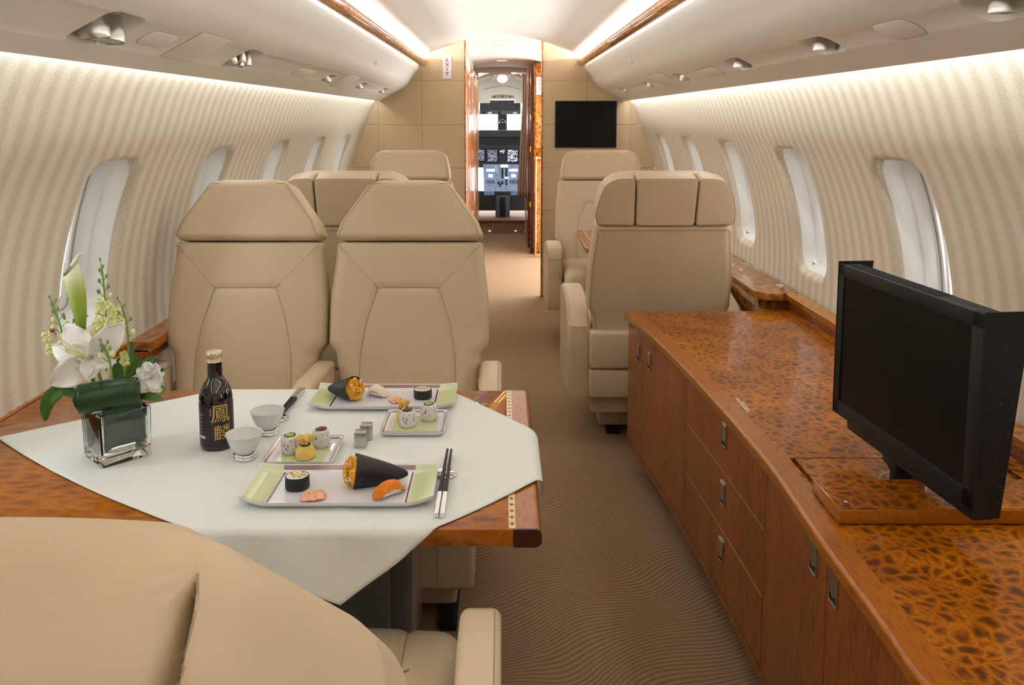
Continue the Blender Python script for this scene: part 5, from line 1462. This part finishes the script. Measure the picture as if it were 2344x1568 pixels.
for (hx, hy), nm in zip(HOLD, ('nearer one of the pair', 'farther one of the pair')):
    root = thing('cup_holder', 'round steel cup holder sunk in the right side ledge, '+nm, 'cup holder', (hx, hy, z), 0, 'cup holders in the right ledge')
    mb = MB(); mb.lathe([(0.0375, 0.0005), (0.0405, 0.0022), (0.0425, 0.0012), (0.0425, 0.0002)], 40, cap0=False, cap1=False); mb.build('rim', 'chrome', root)
    mb = MB(); mb.lathe([(0.038, 0.001), (0.0365, -0.045), (0.0002, -0.046)], 40, cap0=False); mb.build('cup_liner', 'nickel', root)
root = thing('ledge_knob', 'small round steel knob standing on the near end of the right side ledge', 'knob', (1.062, 3.115, z))
mb = MB(); mb.lathe([(0.013, 0), (0.013, 0.012)], 28); mb.build('knob_stem', 'nickel', root)
mb = MB(); mb.lathe([(0.0165, 0.010), (0.0168, 0.018), (0.0155, 0.0195), (0.0002, 0.0195)], 28); mb.build('knob_cap', 'chrome', root)
# club table between the right seats
root = thing('club_table', 'small burl wood table with pale inlay between the two right-hand seats', 'table', (0.7, 4.42, 0)); L_ = Vector((0.7, 4.42, 0))
o_ = [(0.435, 4.71), (0.424, 4.70), (0.420, 4.12), (0.432, 4.075), (0.955, 4.075), (0.955, 4.765), (0.437, 4.765)]
mb = MB(); mb.use('table_wood'); 
if area2(o_) < 0: o_ = o_[::-1]
mb.slab(o_, 0.632, 0.660, 0.004, 2, axis='xy'); rel_to(mb, L_); mb.build('tabletop', None, root)
mb = MB(); mb.use('inlay'); mb.box(0.466, 0.474, 4.09, 4.75, 0.6598, 0.6605); rel_to(mb, L_); mb.build('inlay_strip', None, root, flat=True)
mb = MB(); mb.box(0.915, 0.954, 4.25, 4.55, 0.40, 0.632, 0.005, 2); rel_to(mb, L_); mb.build('wall_bracket', 'pedestal', root)

# ------------------------------------------------------------------ vestibule
YV = 9.36
struct_ = struct
mb = MB()
zv = 1.862; pr = [(-0.62, 1.70), (-0.45, 1.795), (-0.25, 1.848), (0, zv), (0.25, 1.848), (0.45, 1.795), (0.62, 1.70)]
pr = smooth_poly(pr, sub=4); mb.sweep(pr+[(x, z+0.03) for x, z in pr[::-1]], Y1+0.045, 9.40); struct(mb.build('ceiling_vestibule', 'dome'))
for y, lab in ((6.55, 'nearest'), (7.45, 'middle'), (8.20, 'farthest')):
    root = thing('slot_light', 'slim lit ceiling slot light beyond the doorway, %s of the three' % lab, 'ceiling light', (0.0, y, zv-0.004), 0, 'vestibule slot lights')
    mb = MB(); mb.loft([[Vector((a_, b_, zz)) for a_, b_ in rrect(0.052+e, 0.016+e, 0.015, 5)] for e, zz in ((0.004, 0.006), (0.004, -0.002), (0.0, -0.003))], True, False, False); mb.build('trim_ring', 'shell', root)
    mb = MB(); mb.loft([[Vector((a_, b_, -0.002)) for a_, b_ in rrect(0.05, 0.014, 0.0135, 5)], [Vector((a_, b_, -0.003)) for a_, b_ in rrect(0.05, 0.014, 0.0135, 5)]]); mb.build('diffuser', 'lamp_white', root)
# left closet run
root = thing('closet', 'tall glossy wood closet lining the left side of the passage, nearer unit', 'closet', (-0.40, 6.9, 0)); L_ = Vector((-0.40, 6.9, 0))
mb = MB(); mb.use('vest_wood'); mb.box(-0.60, -0.262, Y1+0.06, 7.75, 0, 1.80, 0.004, 2); rel_to(mb, L_); mb.build('closet_body', None, root)
mb = MB(); mb.use('dark_wood'); 
for y in (6.6, 7.2): mb.box(-0.2625, -0.2605, y-0.006, y+0.006, 0.05, 1.76)
rel_to(mb, L_); mb.build('door_gap', None, root, flat=True)
mb = MB(); mb.use('gold'); mb.box(-0.262, -0.2585, 7.1, 7.12, 0.9, 1.05); mb.box(-0.262, -0.2585, 6.5, 6.52, 1.2, 1.3); rel_to(mb, L_); mb.build('handle', None, root)
root = thing('closet', 'tall glossy wood closet farther along the left side of the passage', 'closet', (-0.40, 8.5, 0)); L_ = Vector((-0.40, 8.5, 0))
mb = MB(); mb.use('vest_wood'); mb.box(-0.60, -0.262, 7.78, YV-0.02, 0, 1.74, 0.004, 2); rel_to(mb, L_); mb.build('closet_body', None, root)
mb = MB(); mb.use('gold'); mb.box(-0.262, -0.256, 8.3, 8.33, 0.2, 1.70); mb.box(-0.262, -0.256, 8.9, 8.92, 0.2, 1.70); rel_to(mb, L_); mb.build('metal_edge', None, root)
# right side: galley cabinet face with hinged door edge
root = thing('galley_cabinet', 'tall burl wood cabinet facing the aisle on the right of the passage', 'cabinet', (0.45, 8.0, 0)); L_ = Vector((0.45, 8.0, 0))
mb = MB(); mb.use('vest_wood'); mb.box(0.300, 0.60, 7.85, YV-0.02, 0, 1.815, 0.004, 2); rel_to(mb, L_); mb.build('cabinet_body', None, root)
mb = MB(); mb.use('burl_rail'); mb.box(0.313, 0.50, 7.842, 7.851, 1.02, 1.76, 0.002, 1); mb.box(0.313, 0.50, 7.842, 7.851, 0.03, 0.90, 0.002, 1); rel_to(mb, L_); mb.build('burl_panel', None, root)
mb = MB(); mb.use('dark_wood'); mb.box(0.272, 0.300, 7.93, 8.5, 0, 1.80, 0.003, 1); mb.use('vest_wood'); mb.box(0.260, 0.272, 8.3, 8.9, 0, 1.80, 0.003, 1); rel_to(mb, L_); mb.build('folding_door', None, root)
mb = MB(); mb.use('gold'); 
for zz in (1.62, 1.28, 0.98, 0.45): mb.box(0.266, 0.276, 7.92, 7.935, zz, zz+0.05, 0.001, 1)
rel_to(mb, L_); mb.build('hinge', None, root)
root = thing('grab_rail', 'twin polished metal rails standing upright right of the doorway', 'rail', (0.33, 7.70, 0)); 
for dx, dy in ((-0.016, 0), (0.030, 0.02)):
    mb = MB(); mb.tube([(dx, dy, 0.03), (dx, dy, 0.90), (dx+0.004, dy, 0.925), (dx+0.012, dy+0.02, 0.94)], 0.008, 12)
    for zz in (0.2, 0.4, 0.6, 0.8): mb.tube([(dx, dy, zz), (dx, dy, zz+0.006)], 0.0092, 12)
    mb.build('upright', 'gold', root)
mb = MB(); mb.tube([(-0.02, 0, 0.93), (0.034, 0.01, 0.93)], 0.009, 10); mb.box(-0.03, 0.05, -0.01, 0.03, 0.0, 0.03, 0.003, 1); mb.build('rail_bracket', 'gold', root)
exit_sign(0.352, 7.838, 1.60, 0.062, 0.163, 'white vertical EXIT sign on the burl cabinet deep in the passage right of the doorway')
# curtain
root = thing('curtain', 'taupe pleated curtain hanging at the right of the cockpit entrance', 'curtain', (0.22, 9.0, 0))
mb = MB()
def cur(u, v):
    z_ = 0.44+1.33*v; x0_, x1_ = (0.235-0.07*(1-v)-0.10*max(0, v-0.75)), 0.292
    if v < 0.2: x0_ -= 0.0
    return Vector((x0_+(x1_-x0_)*u-0.22, 0.012*math.sin(u*26+v*1.5)+0.02*(1-v), z_))
mb.grid(cur, 60, 20); o = mb.build('drape', 'curtain', root, ang=180); s_ = o.modifiers.new('t', 'SOLIDIFY'); s_.thickness = 0.003
mb = MB(); mb.box(-0.12, 0.09, -0.015, 0.015, 1.765, 1.785, 0.003, 1); mb.build('curtain_track', 'shell', root)

# ------------------------------------------------------------------ cockpit
mb = MB(); mb.use('carpet'); mb.box(-0.6, 0.6, YV, 11.2, 0.0, 0.135); mb.use('cockpit_brown'); mb.box(-0.6, 0.6, YV+0.15, 11.2, 0.134, 0.137)
root = mb.build('floor_cockpit', None, flat=True); struct(root)
for x in (-0.14, 0.155):
    mb = MB(); mb.box(-0.012, 0.012, -0.006, 0, -0.005, 0.005, 0.001, 1); o = mb.build('step_light', 'white_lit'); o.location = (x, YV-0.0005, 0.022); tag(o, 'tiny floor light in the cockpit step, %s one' % ('left' if x < 0 else 'right'), 'light', 'step lights')
mb = MB(); mb.use('cockpit_brown'); mb.box(-0.28, 0.28, YV-0.02, YV+0.10, 0.125, 0.145, 0.004, 2); struct(mb.build('trim_7', None))
# cockpit shell
mb = MB(); mb.use('shell')
pr = smooth_poly([(-0.62, 0.15), (-0.66, 0.9), (-0.60, 1.35), (-0.36, 1.68), (0, 1.80), (0.36, 1.68), (0.60, 1.35), (0.66, 0.9), (0.62, 0.15)], sub=4)
mb.sweep(pr, 9.40, 10.50, 1, close=False, cap=False); 
pb_ = [(x*0.93, z-0.04) for x, z in pr]
o = mb.build('ceiling_cockpit', None); struct(o); s_ = o.modifiers.new('t', 'SOLIDIFY'); s_.thickness = 0.02; s_.offset = 1
YC = 10.3
root = thing('overhead_console', 'dark overhead switch panel above the cockpit windscreen', 'console', (0, YC, 1.45)); L_ = Vector((0, YC, 1.45))
def cbox(mb, x0, y0, x1, y1, Y, d, **k_):
    a_, b_ = at(x0, y1, Y), at(x1, y0, Y); mb.box(a_.x, b_.x, Y, Y+d, a_.z, b_.z, **k_)
mb = MB(); mb.use('switches'); cbox(mb, 1122, 229, 1178, 253, YC, 0.05); cbox(mb, 1098, 236, 1192, 253, YC+0.002, 0.05); rel_to(mb, L_); mb.build('switch_panel', None, root, flat=True)
mb = MB(); mb.use('cockpit_blue'); cbox(mb, 1097, 253, 1192, 262, YC-0.02, 0.05); mb.use('black_dark'); cbox(mb, 1103, 255, 1112, 259, YC-0.03, 0.02); cbox(mb, 1141, 255, 1146, 261, YC-0.03, 0.02); cbox(mb, 1188, 255, 1192, 258, YC-0.03, 0.02)
mb.use('chrome')
for px in (1121, 1179): p_ = at(px, 259, YC-0.025); mb.ball(p_, 0.024, 3, (1.2, 0.4, 0.7))
rel_to(mb, L_); mb.build('lower_trim', None, root)
# brow panel above: vents
root = thing('cockpit_brow_panel', 'cream moulded panel with an arched vent slot above the cockpit switches', 'panel', (0, YC, 1.6)); L_ = Vector((0, YC, 1.6))
mb = MB(); mb.use('shell')
o_ = [at(1020, 236, YC), at(1122, 236, YC), at(1122, 228, YC), at(1179, 228, YC), at(1179, 236, YC), at(1280, 236, YC), at(1280, 150, YC), at(1020, 150, YC)]
mb.loft([[Vector((p.x, YC+dy, p.z)) for p in o_[::-1]] for dy in (0.06, 0.0)]); rel_to(mb, L_); mb.build('brow', None, root, flat=True)
mb = MB(); mb.use('groove'); 
v_ = [at(1124, 224, YC), at(1178, 224, YC), at(1176, 219, YC), at(1165, 217, YC), at(1150, 216, YC), at(1136, 217, YC), at(1126, 219, YC)]
mb.loft([[Vector((p.x, YC+dy, p.z)) for p in v_] for dy in (0.0, -0.004)]); mb.use('black_dark')
for px in (1132, 1150, 1168): mb.ball(at(px, 222, YC-0.004), 0.011, 1)
rel_to(mb, L_); mb.build('vent_slot', None, root, flat=True)
mb = MB(); mb.use('groove'); mb.tube([at(1107+86*i/20, 205-8*math.sin(PI*i/20), YC-0.001) for i in range(21)], 0.004, 6); rel_to(mb, L_); mb.build('moulding_line', None, root)
root = thing('cockpit_dome_light', 'round lit dome lamp in the cockpit ceiling', 'ceiling light', (0.0, 9.62, 1.775))
p_ = at(1150, 179, 9.8)
root.location = p_
mb = MB(); m5 = Matrix.Rotation(-0.9, 4, 'X'); mb.lathe([(0.062, -0.012), (0.074, -0.004), (0.078, 0.004)], 32, mat4=m5, cap0=False, cap1=False); mb.build('bezel', 'shell', root)
mb = MB(); mb.lathe([(0.0005, -0.016), (0.045, -0.014), (0.060, -0.008)], 32, mat4=m5, cap1=False); mb.build('diffuser', 'lamp_white', root)
mb = MB(); mb.box(-0.15, 0.15, 0.0, 0.08, 0.0, 0.06); mb.build('mount', 'shell', root)
# windscreen
root = thing('windscreen', 'bright two-part cockpit windscreen with dark centre post', 'windscreen', (0, 10.5, 1.25)); L_ = Vector((0, 10.5, 1.25))
mb = MB(); mb.use('cockpit_dark'); cbox(mb, 1142, 250, 1158, 302, 10.45, 0.06); rel_to(mb, L_); mb.build('centre_post', None, root, flat=True)
for a_, b_ in ((1040, 1141), (1159, 1260)):
    mb = MB(); cbox(mb, a_, 250, b_, 302, 10.47, 0.01); rel_to(mb, L_); mb.build('glass_pane', 'pane', root, flat=True)
for a_, b_ in ((1139.5, 1142), (1158, 1160.5)):
    mb = MB(); cbox(mb, a_, 256, b_, 300, 10.44, 0.03); rel_to(mb, L_); mb.build('glazing_bead', 'cockpit_blue', root, flat=True)
mb = MB(); mb.use('chrome'); mb.tube([at(1142, 279, 10.42), at(1158, 279, 10.42)], 0.008, 8)
for px in (1143, 1150, 1157): mb.ball(at(px, 281, 10.41), 0.010, 1)
mb.tube([at(1143, 277, 10.42), at(1150, 273, 10.42), at(1157, 277, 10.42)], 0.007, 8); rel_to(mb, L_); mb.build('compass_mount', None, root)
# instrument panel
root = thing('instrument_panel', 'dark cockpit instrument panel with lit displays', 'instrument panel', (0, 10.2, 0.9)); L_ = Vector((0, 10.2, 0.9))
mb = MB(); mb.use('cockpit_dark'); cbox(mb, 1030, 298, 1280, 314, 10.24, 0.2, bev=0.01); rel_to(mb, L_); gs_ = mb.build('glareshield', None, root)
mb = MB(); mb.use('switches'); cbox(mb, 1060, 303, 1240, 313, 10.235, 0.01); rel_to(mb, L_); mb.build('mode_control_strip', None, gs_, flat=True)
mb = MB(); mb.use('cockpit_dark'); cbox(mb, 1030, 314, 1280, 332, 10.30, 0.1); cbox(mb, 1030, 332, 1280, 384, 10.22, 0.2); rel_to(mb, L_); mb.build('panel_board', None, root, flat=True)
mb = MB(); mb.use('black_dark')
for a_ in ((1088, 340, 1110, 372), (1113, 340, 1141, 372), (1160, 340, 1188, 372), (1142, 341, 1157, 353)): cbox(mb, *a_, 10.212, 0.01, bev=0.004)
rel_to(mb, L_); mb.build('display_surround', None, root)
for a_, m_ in (((1090, 343, 1108, 368), 'disp_blue'), ((1116, 343, 1138, 370), 'disp_blue'), ((1162, 343, 1185, 370), 'disp_white'), ((1144, 343, 1155, 351), 'disp_white')):
    mb = MB(); cbox(mb, *a_, 10.208, 0.004); rel_to(mb, L_); mb.build('flight_display', m_, root, flat=True)
# console (sloped) and lower pedestal
root = thing('centre_console', 'backlit cockpit centre console with thrust levers on a grey pedestal', 'console', (0, 9.95, 0.5)); L_ = Vector((0, 9.95, 0.5))
a_, b_, c_, d_ = at(1108, 438, 9.75), at(1186, 438, 9.75), at(1190, 376, 10.19), at(1106, 376, 10.19)
mb = MB(); mb.use('console'); mb.loft([[a_, b_, c_, d_], [p+Vector((0, 0.04, -0.05)) for p in (a_, b_, c_, d_)]]); rel_to(mb, L_); mb.build('console_face', None, root, flat=True)
nC = (d_-a_).cross(b_-a_).normalized(); nC = nC if nC.y < 0 else -nC
def onc(px, py):
    t = (438-py)/62; y_ = 9.75+0.44*t; return at(px, py, y_-0.006)
def cpatch(mb, x0, y0, x1, y1, h=0.01):
    q_ = [onc(x0, y1), onc(x1, y1), onc(x1, y0), onc(x0, y0)]; mb.loft([q_, [p+nC*h for p in q_]])
mb = MB()
for r4 in ((1113, 388, 1133, 392.5), (1165, 388, 1185, 392.5), (1118, 400, 1128, 406), (1170, 400, 1181, 406), (1146, 378, 1163, 383), (1155, 406.5, 1165, 408.5)): cpatch(mb, *r4)
rel_to(mb, L_); mb.build('lit_readout', 'white_lit', root, flat=True)
mb = MB()
for r4 in ((1148, 386, 1152, 408), (1157, 386, 1161, 404), (1139, 416, 1144, 422), (1147, 416, 1152, 422), (1143, 421, 1147, 428), (1157, 412, 1161, 424)): cpatch(mb, *r4)
for i in range(5):
    for bx in (1114, 1168): cpatch(mb, bx+i*4.0, 413, bx+i*4.0+1.6, 420)
rel_to(mb, L_); mb.build('lever_slots', 'black_dark', root, flat=True)
mb = MB(); mb.tube([onc(1140, 402)+nC*0.01, onc(1134, 387)+nC*0.05], [0.006, 0.010], 8); rel_to(mb, L_); mb.build('lever', 'sign', root)
mb = MB(); mb.use('cockpit_dark'); cbox(mb, 1132, 438, 1169, 448, 9.74, 0.2, bev=0.01); mb.use('cockpit_blue'); cbox(mb, 1134, 447, 1167, 505, 9.72, 0.2, bev=0.015); mb.use('black_dark'); cbox(mb, 1144, 452, 1157, 505, 9.712, 0.02, bev=0.004)
mb.use('cockpit_dark'); cbox(mb, 1095, 438, 1135, 482, 9.80, 0.1); cbox(mb, 1166, 438, 1206, 482, 9.80, 0.1); rel_to(mb, L_); mb.build('pedestal', None, root)
# pilot seat sliver at the left
root = thing('pilot_seat', 'edge of a grey pilot seat at the left of the cockpit entrance', 'seat', (-0.325, 9.6, 0.135))
mb = MB(); mb.box(-0.10, 0.055, -0.05, 0.10, 0.25, 0.95, 0.04, 4); mb.build('backrest', 'cockpit_blue', root)
mb = MB(); mb.box(-0.10, 0.03, -0.03, 0.35, 0.0, 0.28, 0.03, 3); mb.build('seat_base', 'cockpit_dark', root)
mb = MB(); mb.use('shell'); mb.box(-0.62, -0.262, 9.34, 9.40, 0.0, 1.80); mb.box(0.262, 0.62, 9.34, 9.40, 0.0, 1.80); mb.box(-0.62, 0.62, 9.36, 9.42, 1.80, 1.95); mb.box(-0.62, -0.30, 9.36, 9.42, 1.70, 1.80); mb.box(0.30, 0.62, 9.36, 9.42, 1.70, 1.80); struct(mb.build('wall_cockpit', None, flat=True))
